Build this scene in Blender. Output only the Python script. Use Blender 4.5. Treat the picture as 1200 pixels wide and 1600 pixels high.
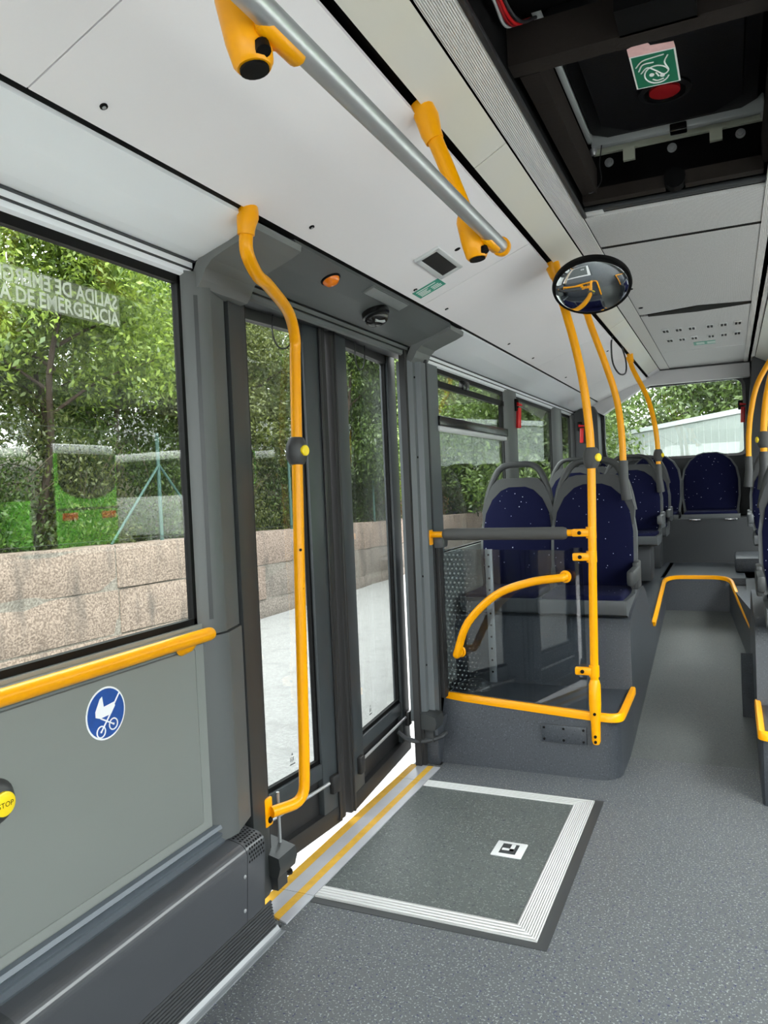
import bpy, bmesh, math, random
import numpy as np
from mathutils import Vector, Matrix
random.seed(7); rng = np.random.default_rng(11)
for o in list(bpy.data.objects): bpy.data.objects.remove(o, do_unlink=True)
S = bpy.context.scene
COL = S.collection
# ------------------------------------------------------------------ camera
cam_d = bpy.data.cameras.new('camera'); cam = bpy.data.objects.new('camera', cam_d); COL.objects.link(cam)
R = ((0.9104293, -0.0271691, -0.41277152), (0.41136067, -0.04570674, 0.91032593), (-0.04359918, -0.99858537, -0.03043646))
M = Matrix(((R[0][0], -R[0][1], -R[0][2], 0.0), (R[1][0], -R[1][1], -R[1][2], 0.0), (R[2][0], -R[2][1], -R[2][2], 1.40), (0, 0, 0, 1)))
cam.matrix_world = M
cam_d.sensor_fit = 'VERTICAL'; cam_d.sensor_height = 36.0; cam_d.lens = 1195.0 / 1600.0 * 36.0
cam_d.clip_start = 0.02; cam_d.clip_end = 300
S.camera = cam
# ------------------------------------------------------------------ sky (bright overcast day)
W = bpy.data.worlds.new('overcast_sky'); S.world = W; W.use_nodes = True
nt = W.node_tree; nt.nodes.clear()
wo = nt.nodes.new('ShaderNodeOutputWorld'); wb = nt.nodes.new('ShaderNodeBackground')
tc = nt.nodes.new('ShaderNodeTexCoord'); sx = nt.nodes.new('ShaderNodeSeparateXYZ')
mr = nt.nodes.new('ShaderNodeMapRange'); mr.inputs[1].default_value = 0; mr.inputs[2].default_value = 1
mr.inputs[3].default_value = 0.55; mr.inputs[4].default_value = 1.3
nt.links.new(tc.outputs['Generated'], sx.inputs[0]); nt.links.new(sx.outputs['Z'], mr.inputs[0])
wb.inputs['Color'].default_value = (0.96, 0.985, 1.0, 1)
SKY = 3.6
mm = nt.nodes.new('ShaderNodeMath'); mm.operation = 'MULTIPLY'; mm.inputs[1].default_value = SKY
nt.links.new(mr.outputs[0], mm.inputs[0]); nt.links.new(mm.outputs[0], wb.inputs['Strength']); nt.links.new(wb.outputs[0], wo.inputs[0])
# veiled sun, very soft
sd = bpy.data.lights.new('sun', 'SUN'); sd.energy = 4.0; sd.angle = math.radians(50); sd.color = (1, 0.97, 0.9)
so = bpy.data.objects.new('sun', sd); COL.objects.link(so); so.rotation_euler = (math.radians(38), math.radians(22), 0)
S.view_settings.view_transform = 'Standard'; S.view_settings.look = 'None'; S.view_settings.gamma = 1
S.view_settings.use_curve_mapping = False
S.view_settings.exposure = 1.97
# ------------------------------------------------------------------ materials
def lin(c):
    return tuple((v / 255 / 12.92 if v / 255 <= 0.04045 else ((v / 255 + 0.055) / 1.055) ** 2.4) for v in c)
MATS = {}
def nodes(m):
    m.use_nodes = True; n = m.node_tree.nodes; return n, m.node_tree.links, n['Principled BSDF']
def P(name, rgb, rough=0.5, metal=0.0, var=0.12, vs=3.0, bump=0.0, bs=200.0, spec=0.5, vstretch=None):
    """plain painted / moulded surface: base colour with a slow noise for wear and an optional fine grain"""
    m = bpy.data.materials.new(name); n, l, b = nodes(m)
    c = lin(rgb)
    t = n.new('ShaderNodeTexCoord'); nz = n.new('ShaderNodeTexNoise'); nz.inputs['Scale'].default_value = vs; nz.inputs['Detail'].default_value = 5
    src = t.outputs['Object']
    if vstretch:
        mp = n.new('ShaderNodeMapping'); mp.inputs['Scale'].default_value = vstretch; l.new(src, mp.inputs[0]); src = mp.outputs[0]
    l.new(src, nz.inputs['Vector'])
    mx = n.new('ShaderNodeMix'); mx.data_type = 'RGBA'
    mx.inputs[6].default_value = (*[v * (1 - var) for v in c], 1); mx.inputs[7].default_value = (*[min(1, v * (1 + var)) for v in c], 1)
    l.new(nz.outputs['Fac'], mx.inputs[0]); l.new(mx.outputs[2], b.inputs['Base Color'])
    b.inputs['Roughness'].default_value = rough; b.inputs['Metallic'].default_value = metal; b.inputs['Specular IOR Level'].default_value = spec
    if bump:
        n2 = n.new('ShaderNodeTexNoise'); n2.inputs['Scale'].default_value = bs; l.new(src, n2.inputs['Vector'])
        bp = n.new('ShaderNodeBump'); bp.inputs['Strength'].default_value = bump; bp.inputs['Distance'].default_value = 0.002
        l.new(n2.outputs['Fac'], bp.inputs['Height']); l.new(bp.outputs[0], b.inputs['Normal'])
    MATS[name] = m; return m
P('white_panel', (236, 233, 235), 0.55, var=0.03, vs=2, bump=0.05, bs=120)
P('valance_white', (234, 237, 241), 0.4, var=0.03)
P('fascia_grey', (88, 92, 92), 0.5, var=0.05)
P('cap_grey', (104, 107, 106), 0.5, var=0.05)
P('panel_grey', (123, 127, 124), 0.5, var=0.06, vs=1.5, bump=0.05, bs=300)
P('pillar_grey', (84, 87, 87), 0.45, var=0.06)
P('post_grey', (46, 49, 50), 0.42, var=0.08)
P('right_post', (84, 89, 92), 0.42, var=0.08)
P('heater_grey', (60, 62, 66), 0.33, spec=0.9, var=0.1, vs=4, bump=0.08, bs=60, vstretch=(1, .3, 1))
P('rib_dark', (48, 50, 52), 0.5)
P('strip_blue', (86, 93, 100), 0.4, metal=0.2)
P('black', (10, 10, 11), 0.55, spec=0.15)
P('black_gloss', (12, 12, 13), 0.25)
P('rubber', (30, 30, 31), 0.7, bump=0.1)
P('door_frame', (52, 57, 60), 0.4, var=0.1)
P('door_black', (32, 32, 33), 0.45, var=0.2, vs=6)
P('yellow', (238, 160, 0), 0.3, spec=0.3, var=0.05, vs=9)
P('yellow_worn', (200, 156, 52), 0.55, var=0.25, vs=25, bump=0.2)
P('alu', (180, 182, 184), 0.36, metal=0.6, var=0.08, vs=8)
P('alu_ribbed', (205, 205, 205), 0.45, metal=0.35, var=0.1, vs=12)
P('thresh', (182, 184, 190), 0.4, metal=0.3, var=0.14, vs=10)
P('chrome', (205, 206, 208), 0.2, metal=1.0, var=0.05)
P('mirror_face', (225, 228, 230), 0.03, metal=1.0, var=0.0)
P('seat_grey', (48, 50, 51), 0.5, var=0.08, bump=0.12, bs=250)
P('seat_side', (76, 79, 81), 0.45, var=0.06)
P('socket_grey', (58, 59, 60), 0.5)
P('pad_grey', (66, 66, 65), 0.75, bump=0.3, bs=300)
P('bezel', (196, 198, 199), 0.4)
P('dark_vent', (28, 27, 27), 0.6)
P('sticker_green', (58, 152, 130), 0.4, var=0.05)
P('roof_green', (18, 112, 82), 0.4, var=0.05)
P('sticker_white', (236, 236, 232), 0.4, var=0.03)
P('sticker_pink', (236, 190, 188), 0.5, var=0.2, vs=60)
P('sign_blue', (30, 74, 148), 0.45, var=0.25, vs=40)
P('red', (200, 24, 30), 0.35)
P('red_dark', (150, 16, 22), 0.4)
P('stop_yellow', (246, 214, 30), 0.35)
P('foam', (38, 34, 32), 0.9, spec=0.1, var=0.25, vs=8, bump=0.5, bs=80)
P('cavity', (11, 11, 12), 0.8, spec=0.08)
P('tray', (22, 22, 24), 0.5, spec=0.2, bump=0.25, bs=150)
P('bar_pale', (168, 172, 172), 0.4)
P('tab_cream', (198, 202, 184), 0.6)
P('rear_grey', (42, 45, 48), 0.55, var=0.08)
P('rear_trim', (196, 195, 197), 0.5, var=0.04)
P('wire_dark', (32, 32, 34), 0.5)
P('stroller_white', (235, 236, 238), 0.5)
P('post_green', (58, 88, 82), 0.5)
P('fence_wire', (52, 56, 50), 0.7, spec=0.1)
P('earth', (60, 58, 38), 0.95, var=0.5, vs=6, bump=0.8, bs=20)
P('bark_orange', (132, 88, 44), 0.9, var=0.5, vs=9, bump=0.8, bs=30)
P('bark', (62, 50, 41), 0.9, var=0.5, vs=9, bump=0.8, bs=30)
P('bark_grey', (82, 74, 65), 0.9, var=0.5, vs=9, bump=0.8, bs=30)
P('dry_twig', (112, 100, 82), 0.9, var=0.3)
P('trailer_white', (150, 158, 156), 0.5, var=0.06, vs=1.2, vstretch=(8, 8, .4))
P('trailer_rail', (190, 196, 198), 0.4)
P('bus_green', (104, 196, 54), 0.4, var=0.05)
P('bus_white', (236, 238, 236), 0.4)
P('bus_glass', (24, 28, 30), 0.1)
P('bus_lamp', (222, 84, 40), 0.3)
P('tyre', (22, 22, 22), 0.9)
P('strip_metal', (180, 183, 185), 0.35, metal=0.5)
P('cove_grey', (122, 126, 130), 0.22, var=0.1, vs=8)
P('lamp_grey', (126, 130, 130), 0.35)
P('text_white', (240, 242, 240), 0.5, var=0)

def speckle(name, base, light, dark, rough=0.5, amount=0.5):
    """safety vinyl: flecks of white and navy in a grey ground"""
    m = bpy.data.materials.new(name); n, l, b = nodes(m)
    t = n.new('ShaderNodeTexCoord')
    def flecks(scale, thr, off):
        mp = n.new('ShaderNodeMapping'); mp.inputs['Location'].default_value = (off, off * .7, off * .3); l.new(t.outputs['Object'], mp.inputs[0])
        v = n.new('ShaderNodeTexNoise'); v.inputs['Scale'].default_value = scale; v.inputs['Detail'].default_value = 1.5; l.new(mp.outputs[0], v.inputs['Vector'])
        r = n.new('ShaderNodeMapRange'); r.inputs[1].default_value = thr; r.inputs[2].default_value = thr + 0.06; l.new(v.outputs['Fac'], r.inputs[0]); return r.outputs[0]
    big = n.new('ShaderNodeTexNoise'); big.inputs['Scale'].default_value = 2.2; big.inputs['Detail'].default_value = 4; l.new(t.outputs['Object'], big.inputs['Vector'])
    m0 = n.new('ShaderNodeMix'); m0.data_type = 'RGBA'; c = lin(base)
    m0.inputs[6].default_value = (*[v * .86 for v in c], 1); m0.inputs[7].default_value = (*[v * 1.14 for v in c], 1); l.new(big.outputs['Fac'], m0.inputs[0])
    m1 = n.new('ShaderNodeMix'); m1.data_type = 'RGBA'; l.new(m0.outputs[2], m1.inputs[6]); m1.inputs[7].default_value = (*lin(light), 1)
    l.new(flecks(150, 0.60, 3), m1.inputs[0])
    m2 = n.new('ShaderNodeMix'); m2.data_type = 'RGBA'; l.new(m1.outputs[2], m2.inputs[6]); m2.inputs[7].default_value = (*lin(dark), 1)
    l.new(flecks(110, 0.62, 9), m2.inputs[0])
    l.new(m2.outputs[2], b.inputs['Base Color']); b.inputs['Roughness'].default_value = rough
    bp = n.new('ShaderNodeBump'); bp.inputs['Strength'].default_value = 0.25; bp.inputs['Distance'].default_value = 0.001
    nz = n.new('ShaderNodeTexNoise'); nz.inputs['Scale'].default_value = 300; l.new(t.outputs['Object'], nz.inputs['Vector']); l.new(nz.outputs['Fac'], bp.inputs['Height']); l.new(bp.outputs[0], b.inputs['Normal'])
    MATS[name] = m
speckle('vinyl', (79, 82, 85), (138, 144, 142), (38, 43, 76), 0.5)
speckle('vinyl_hatch', (74, 79, 78), (112, 118, 114), (48, 54, 62), 0.5)
speckle('vinyl_box', (53, 57, 63), (72, 77, 83), (38, 42, 50), 0.42)
speckle('vinyl_aisle', (84, 88, 88), (102, 106, 105), (66, 70, 74), 0.5)

def fabric():
    m = bpy.data.materials.new('seat_fabric'); n, l, b = nodes(m)
    t = n.new('ShaderNodeTexCoord'); v = n.new('ShaderNodeTexVoronoi'); v.inputs['Scale'].default_value = 26; l.new(t.outputs['Object'], v.inputs['Vector'])
    r = n.new('ShaderNodeMapRange'); r.inputs[1].default_value = 0.085; r.inputs[2].default_value = 0.06; l.new(v.outputs['Distance'], r.inputs[0])
    m1 = n.new('ShaderNodeMix'); m1.data_type = 'RGBA'; m1.inputs[6].default_value = (*lin((10, 13, 42)), 1); m1.inputs[7].default_value = (*lin((190, 195, 214)), 1)
    l.new(r.outputs[0], m1.inputs[0]); l.new(m1.outputs[2], b.inputs['Base Color']); b.inputs['Roughness'].default_value = 0.9
    b.inputs['Sheen Weight'].default_value = 0.0; b.inputs['Specular IOR Level'].default_value = 0.12
    MATS['seat_fabric'] = m
fabric()
def perforated():
    m = bpy.data.materials.new('perforated_metal'); n, l, b = nodes(m)
    t = n.new('ShaderNodeTexCoord'); s = n.new('ShaderNodeSeparateXYZ'); l.new(t.outputs['Object'], s.inputs[0])
    def mth(op, a, bb=None):
        k = n.new('ShaderNodeMath'); k.operation = op
        for i, q in enumerate((a, bb)):
            if q is None: continue
            if isinstance(q, (int, float)): k.inputs[i].default_value = q
            else: l.new(q, k.inputs[i])
        return k.outputs[0]
    p = 0.0095
    u = mth('DIVIDE', mth('ADD', s.outputs['X'], s.outputs['Y']), p); v = mth('DIVIDE', mth('SUBTRACT', s.outputs['X'], s.outputs['Y']), p)
    fu = mth('SUBTRACT', mth('FRACT', u), 0.5); fv = mth('SUBTRACT', mth('FRACT', v), 0.5)
    d = mth('SQRT', mth('ADD', mth('MULTIPLY', fu, fu), mth('MULTIPLY', fv, fv)))
    h = mth('LESS_THAN', d, 0.24)
    m1 = n.new('ShaderNodeMix'); m1.data_type = 'RGBA'; m1.inputs[6].default_value = (*lin((205, 205, 205)), 1); m1.inputs[7].default_value = (0.02, 0.02, 0.02, 1)
    l.new(h, m1.inputs[0]); l.new(m1.outputs[2], b.inputs['Base Color']); b.inputs['Roughness'].default_value = 0.5
    MATS['perforated_metal'] = m
perforated()
def ribbed(name, rgb, axis, pitch, rough=.5, metal=0.1):
    m = bpy.data.materials.new(name); n, l, b = nodes(m)
    t = n.new('ShaderNodeTexCoord'); s = n.new('ShaderNodeSeparateXYZ'); l.new(t.outputs['Object'], s.inputs[0])
    k = n.new('ShaderNodeMath'); k.operation = 'MULTIPLY'; k.inputs[1].default_value = 2 * math.pi / pitch; l.new(s.outputs[axis], k.inputs[0])
    q = n.new('ShaderNodeMath'); q.operation = 'SINE'; l.new(k.outputs[0], q.inputs[0])
    bp = n.new('ShaderNodeBump'); bp.inputs['Strength'].default_value = 0.8; bp.inputs['Distance'].default_value = pitch * .25; l.new(q.outputs[0], bp.inputs['Height']); l.new(bp.outputs[0], b.inputs['Normal'])
    b.inputs['Base Color'].default_value = (*lin(rgb), 1); b.inputs['Roughness'].default_value = rough; b.inputs['Metallic'].default_value = metal
    MATS[name] = m
ribbed('ribbed_ceiling', (214, 212, 210), 'X', 0.006)
ribbed('ribbed_rail_x', (214, 214, 214), 'X', 0.008, .4, .3)
ribbed('ribbed_rail_y', (214, 214, 214), 'Y', 0.016, .4, .3)

def diffuser():
    m = bpy.data.materials.new('light_diffuser'); n, l, b = nodes(m)
    b.inputs['Base Color'].default_value = (0.70, 0.685, 0.63, 1); b.inputs['Roughness'].default_value = 0.25
    t = n.new('ShaderNodeTexCoord'); nz = n.new('ShaderNodeTexNoise'); nz.inputs['Scale'].default_value = 2.5; l.new(t.outputs['Object'], nz.inputs['Vector'])
    mx = n.new('ShaderNodeMix'); mx.data_type = 'RGBA'; mx.inputs[6].default_value = (*lin((206, 206, 206)), 1); mx.inputs[7].default_value = (*lin((216, 210, 188)), 1)
    l.new(nz.outputs['Fac'], mx.inputs[0]); l.new(mx.outputs[2], b.inputs['Base Color'])
    MATS['light_diffuser'] = m
diffuser()
def glass(name, tint=(0.96, 0.98, 0.97), f0=0.045, dots=False, density=1.0):
    """window pane: transparent with a Schlick reflection that works from both sides"""
    m = bpy.data.materials.new(name); m.use_nodes = True; n = m.node_tree.nodes; l = m.node_tree.links; n.clear()
    out = n.new('ShaderNodeOutputMaterial'); tr = n.new('ShaderNodeBsdfTransparent'); tr.inputs[0].default_value = (*tint, 1)
    gl = n.new('ShaderNodeBsdfGlossy'); gl.inputs['Roughness'].default_value = 0.0
    lw = n.new('ShaderNodeLayerWeight'); lw.inputs['Blend'].default_value = 0.5
    pw = n.new('ShaderNodeMath'); pw.operation = 'POWER'; pw.inputs[1].default_value = 5; l.new(lw.outputs['Facing'], pw.inputs[0])
    ma = n.new('ShaderNodeMath'); ma.operation = 'MULTIPLY_ADD'; ma.inputs[1].default_value = 1 - f0; ma.inputs[2].default_value = f0; l.new(pw.outputs[0], ma.inputs[0])
    mx = n.new('ShaderNodeMixShader'); l.new(ma.outputs[0], mx.inputs[0]); l.new(tr.outputs[0], mx.inputs[1]); l.new(gl.outputs[0], mx.inputs[2])
    res = mx.outputs[0]
    if dots:
        t = n.new('ShaderNodeTexCoord'); s = n.new('ShaderNodeSeparateXYZ'); l.new(t.outputs['Object'], s.inputs[0])
        def mth(op, a, bb=None):
            k = n.new('ShaderNodeMath'); k.operation = op
            for i, q in enumerate((a, bb)):
                if q is None: continue
                if isinstance(q, (int, float)): k.inputs[i].default_value = q
                else: l.new(q, k.inputs[i])
            return k.outputs[0]
        p = 0.024
        row = mth('FLOOR', mth('DIVIDE', s.outputs['Z'], p))
        fu = mth('SUBTRACT', mth('FRACT', mth('ADD', mth('DIVIDE', s.outputs['X'], p), mth('MULTIPLY', row, 0.5))), 0.5)
        fv = mth('SUBTRACT', mth('FRACT', mth('DIVIDE', s.outputs['Z'], p)), 0.5)
        d = mth('SQRT', mth('ADD', mth('MULTIPLY', fu, fu), mth('MULTIPLY', fv, fv)))
        rad = mth('MULTIPLY', mth('SUBTRACT', -0.12, s.outputs['X']), 1.0)   # dots shrink away from the door post
        h = mth('MULTIPLY', mth('LESS_THAN', d, mth('MINIMUM', rad, 0.27)), 0.3)
        df = n.new('ShaderNodeBsdfDiffuse'); df.inputs[0].default_value = (*lin((150, 160, 158)), 1)
        m2 = n.new('ShaderNodeMixShader'); l.new(h, m2.inputs[0]); l.new(res, m2.inputs[1]); l.new(df.outputs[0], m2.inputs[2]); res = m2.outputs[0]
    l.new(res, out.inputs[0]); MATS[name] = m
glass('clear_glass', f0=0.032)
glass('door_glass', (0.60, 0.62, 0.615), 0.03)
glass('side_glass', (0.69, 0.715, 0.70), 0.04)
glass('tinted_glass', (0.74, 0.77, 0.79), 0.05, dots=True)
def film():
    m = bpy.data.materials.new('decal_film'); m.use_nodes = True; n = m.node_tree.nodes; l = m.node_tree.links; n.clear()
    out = n.new('ShaderNodeOutputMaterial'); tr = n.new('ShaderNodeBsdfTransparent'); df = n.new('ShaderNodeBsdfTranslucent'); df.inputs[0].default_value = (.16, .17, .13, 1)
    t = n.new('ShaderNodeTexCoord'); nz = n.new('ShaderNodeTexNoise'); nz.inputs['Scale'].default_value = 18; l.new(t.outputs['Object'], nz.inputs['Vector'])
    r = n.new('ShaderNodeMapRange'); r.inputs[3].default_value = .05; r.inputs[4].default_value = .4; l.new(nz.outputs['Fac'], r.inputs[0])
    mx = n.new('ShaderNodeMixShader'); l.new(r.outputs[0], mx.inputs[0]); l.new(tr.outputs[0], mx.inputs[1]); l.new(df.outputs[0], mx.inputs[2]); l.new(mx.outputs[0], out.inputs[0])
    MATS['decal_film'] = m
    m = bpy.data.materials.new('decal_letter'); m.use_nodes = True; n = m.node_tree.nodes; l = m.node_tree.links; n.clear()
    out = n.new('ShaderNodeOutputMaterial'); tr = n.new('ShaderNodeBsdfTransparent'); df = n.new('ShaderNodeBsdfTranslucent'); df.inputs[0].default_value = (.5, .52, .47, 1)
    mx = n.new('ShaderNodeMixShader'); mx.inputs[0].default_value = .6; l.new(tr.outputs[0], mx.inputs[1]); l.new(df.outputs[0], mx.inputs[2]); l.new(mx.outputs[0], out.inputs[0])
    MATS['decal_letter'] = m
film()
def amber():
    m = bpy.data.materials.new('amber_lens'); n, l, b = nodes(m)
    t = n.new('ShaderNodeTexCoord'); nz = n.new('ShaderNodeTexNoise'); nz.inputs['Scale'].default_value = 40; l.new(t.outputs['Object'], nz.inputs['Vector'])
    mx = n.new('ShaderNodeMix'); mx.data_type = 'RGBA'; mx.inputs[6].default_value = (*lin((200, 80, 4)), 1); mx.inputs[7].default_value = (*lin((255, 150, 30)), 1)
    l.new(nz.outputs['Fac'], mx.inputs[0]); l.new(mx.outputs[2], b.inputs['Base Color']); b.inputs['Roughness'].default_value = .15
    MATS['amber_lens'] = m
amber()
def leaf(name, a, b_, trans=0.45):
    m = bpy.data.materials.new(name); m.use_nodes = True; n = m.node_tree.nodes; l = m.node_tree.links; n.clear()
    out = n.new('ShaderNodeOutputMaterial'); g = n.new('ShaderNodeNewGeometry'); cr = n.new('ShaderNodeValToRGB')
    cr.color_ramp.elements[0].color = (*lin(a), 1); cr.color_ramp.elements[1].color = (*lin(b_), 1); l.new(g.outputs['Random Per Island'], cr.inputs[0])
    df = n.new('ShaderNodeBsdfDiffuse'); tr = n.new('ShaderNodeBsdfTranslucent'); gl = n.new('ShaderNodeBsdfGlossy'); gl.inputs['Roughness'].default_value = .45
    l.new(cr.outputs[0], df.inputs[0]); l.new(cr.outputs[0], tr.inputs[0])
    m1 = n.new('ShaderNodeMixShader'); m1.inputs[0].default_value = trans; l.new(df.outputs[0], m1.inputs[1]); l.new(tr.outputs[0], m1.inputs[2])
    m2 = n.new('ShaderNodeMixShader'); m2.inputs[0].default_value = .04; l.new(m1.outputs[0], m2.inputs[1]); l.new(gl.outputs[0], m2.inputs[2])
    l.new(m2.outputs[0], out.inputs[0]); MATS[name] = m
leaf('leaf_bright', (62, 86, 28), (140, 160, 66)); leaf('leaf_mid', (42, 62, 24), (98, 120, 54)); leaf('leaf_olive', (52, 62, 30), (114, 122, 64)); leaf('leaf_dry', (84, 66, 44), (132, 110, 74))
def stone(name, a, b_, stain):
    m = bpy.data.materials.new(name); n, l, b = nodes(m)
    t = n.new('ShaderNodeTexCoord'); n1 = n.new('ShaderNodeTexNoise'); n1.inputs['Scale'].default_value = 45; n1.inputs['Detail'].default_value = 3; l.new(t.outputs['Object'], n1.inputs['Vector'])
    mp = n.new('ShaderNodeMapping'); mp.inputs['Scale'].default_value = (3, 3, .7); l.new(t.outputs['Object'], mp.inputs[0])
    n2 = n.new('ShaderNodeTexNoise'); n2.inputs['Scale'].default_value = 1.6; n2.inputs['Detail'].default_value = 6; l.new(mp.outputs[0], n2.inputs['Vector'])
    m1 = n.new('ShaderNodeMix'); m1.data_type = 'RGBA'; m1.inputs[6].default_value = (*lin(a), 1); m1.inputs[7].default_value = (*lin(b_), 1)
    cr = n.new('ShaderNodeMapRange'); cr.inputs[1].default_value = .4; cr.inputs[2].default_value = .6; l.new(n1.outputs['Fac'], cr.inputs[0]); l.new(cr.outputs[0], m1.inputs[0])
    m2 = n.new('ShaderNodeMix'); m2.data_type = 'RGBA'; l.new(m1.outputs[2], m2.inputs[6]); m2.inputs[7].default_value = (*lin(stain), 1)
    r2 = n.new('ShaderNodeMapRange'); r2.inputs[1].default_value = .52; r2.inputs[2].default_value = .72; r2.inputs[4].default_value = .75; l.new(n2.outputs['Fac'], r2.inputs[0]); l.new(r2.outputs[0], m2.inputs[0])
    l.new(m2.outputs[2], b.inputs['Base Color']); b.inputs['Roughness'].default_value = .9
    bp = n.new('ShaderNodeBump'); bp.inputs['Strength'].default_value = .6; bp.inputs['Distance'].default_value = .02; l.new(n1.outputs['Fac'], bp.inputs['Height']); l.new(bp.outputs[0], b.inputs['Normal'])
    MATS[name] = m
stone('granite', (106, 92, 82), (144, 128, 117), (82, 76, 71)); stone('granite_grey', (94, 86, 80), (126, 118, 110), (70, 67, 64))
stone('mortar', (104, 98, 90), (130, 124, 116), (84, 80, 74)); stone('concrete', (120, 120, 119), (133, 133, 132), (108, 108, 107))

# ------------------------------------------------------------------ mesh builder
class MB:
    def __init__(s): s.v = []; s.f = []; s.m = []; s.cur = 0
    def add(s, vs, fs):
        o = len(s.v); s.v += [tuple(p) for p in vs]; s.f += [tuple(i + o for i in f) for f in fs]; s.m += [s.cur] * len(fs); return s
    def box(s, lo, hi, bev=0.0, seg=2):
        if not bev:
            x0, y0, z0 = lo; x1, y1, z1 = hi
            return s.add([(x0,y0,z0),(x1,y0,z0),(x1,y1,z0),(x0,y1,z0),(x0,y0,z1),(x1,y0,z1),(x1,y1,z1),(x0,y1,z1)], [(0,3,2,1),(4,5,6,7),(0,1,5,4),(1,2,6,5),(2,3,7,6),(3,0,4,7)])
        b = bmesh.new(); bmesh.ops.create_cube(b, size=1)
        for v in b.verts: v.co = Vector([(lo[i] + hi[i]) / 2 + v.co[i] * (hi[i] - lo[i]) for i in range(3)])
        bmesh.ops.bevel(b, geom=list(b.edges), offset=bev, segments=seg, affect='EDGES', profile=.5)
        b.verts.index_update(); s.add([v.co for v in b.verts], [[v.index for v in f.verts] for f in b.faces]); b.free(); return s
    def obox(s, c, ax, half, bev=0.0):
        """box with centre c, unit axes ax (3 vectors) and half sizes"""
        t = MB().box((-half[0], -half[1], -half[2]), half, bev); A = [Vector(a) for a in ax]; c = Vector(c)
        return s.add([c + A[0] * p[0] + A[1] * p[1] + A[2] * p[2] for p in t.v], t.f)
    def tube(s, path, r, n=14, cap=True):
        path = [Vector(p) for p in path]; rr = r if isinstance(r, (list, tuple)) else [r] * len(path)
        up = None; vs = []; fs = []
        for i, p in enumerate(path):
            t = (path[min(i + 1, len(path) - 1)] - path[max(i - 1, 0)]).normalized()
            if up is None: up = t.orthogonal().normalized()
            up = (up - t * up.dot(t)).normalized(); w = t.cross(up)
            for k in range(n):
                a = 2 * math.pi * k / n; vs.append(p + (up * math.cos(a) + w * math.sin(a)) * rr[i])
        for i in range(len(path) - 1):
            for k in range(n):
                a = i * n + k; b = i * n + (k + 1) % n; fs.append((a, b, b + n, a + n))
        if cap: fs.append(tuple(range(n - 1, -1, -1))); fs.append(tuple(range((len(path) - 1) * n, len(path) * n)))
        return s.add(vs, fs)
    def prism(s, poly, axis, a, b):
        """extrude a 2D polygon along an axis (the two other axes in order carry the polygon)"""
        def mk(p, t): return (t, p[0], p[1]) if axis == 0 else ((p[0], t, p[1]) if axis == 1 else (p[0], p[1], t))
        n = len(poly); vs = [mk(p, a) for p in poly] + [mk(p, b) for p in poly]
        fs = [(i, (i + 1) % n, n + (i + 1) % n, n + i) for i in range(n)] + [tuple(range(n - 1, -1, -1)), tuple(range(n, 2 * n))]
        return s.add(vs, fs)
    def sheet(s, prof, axis, a, b, th):
        """a bent sheet of thickness th: open profile offset along its normal, extruded"""
        p = [Vector(q) for q in prof]; nn = []
        for i in range(len(p)):
            t = (p[min(i + 1, len(p) - 1)] - p[max(i - 1, 0)]).normalized(); nn.append(Vector((-t.y, t.x)))
        back = [p[i] + nn[i] * th for i in range(len(p))]
        k = len(p)
        for i in range(k - 1):
            s.prism([p[i], p[i + 1], back[i + 1], back[i]], axis, a, b)
        return s
    def lathe(s, prof, c, ax, n=24):
        """profile of (radius, height) turned about axis ax through c"""
        c = Vector(c); ax = Vector(ax).normalized(); u = ax.orthogonal().normalized(); w = ax.cross(u); vs = []; fs = []
        for r, h in prof:
            for k in range(n):
                a = 2 * math.pi * k / n; vs.append(c + ax * h + (u * math.cos(a) + w * math.sin(a)) * max(r, 1e-5))
        for i in range(len(prof) - 1):
            for k in range(n):
                a = i * n + k; b = i * n + (k + 1) % n; fs.append((a, b, b + n, a + n))
        fs.append(tuple(range(n - 1, -1, -1))); fs.append(tuple(range((len(prof) - 1) * n, len(prof) * n)))
        return s.add(vs, fs)
    def plate(s, poly3, nrm, th):
        """planar polygon of 3D points given a thickness along nrm"""
        nrm = Vector(nrm).normalized() * th; n = len(poly3); vs = [Vector(p) for p in poly3]; vs += [p + nrm for p in vs]
        return s.add(vs, [(i, (i + 1) % n, n + (i + 1) % n, n + i) for i in range(n)] + [tuple(range(n - 1, -1, -1)), tuple(range(n, 2 * n))])
def crom(pts, k=6):
    pts = [Vector(p) for p in pts]; P_ = [pts[0] * 2 - pts[1]] + pts + [pts[-1] * 2 - pts[-2]]; out = []
    for i in range(1, len(P_) - 2):
        a, b, c, d = P_[i - 1:i + 3]
        for j in range(k):
            t = j / k; out.append(.5 * ((2 * b) + (c - a) * t + (2 * a - 5 * b + 4 * c - d) * t * t + (3 * b - a - 3 * c + d) * t ** 3))
    out.append(pts[-1]); return out
def bend(pts, r, k=6):
    """polyline with rounded corners of radius r"""
    pts = [Vector(p) for p in pts]; out = [pts[0]]
    for i in range(1, len(pts) - 1):
        a, b, c = pts[i - 1:i + 2]; u = (a - b); w = (c - b); rr = min(r, u.length * .48, w.length * .48)
        p0 = b + u.normalized() * rr; p1 = b + w.normalized() * rr
        for j in range(k + 1):
            t = j / k; out.append((1 - t) ** 2 * p0 + 2 * t * (1 - t) * b + t * t * p1)
    out.append(pts[-1]); return out
ORG = {}
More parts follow.
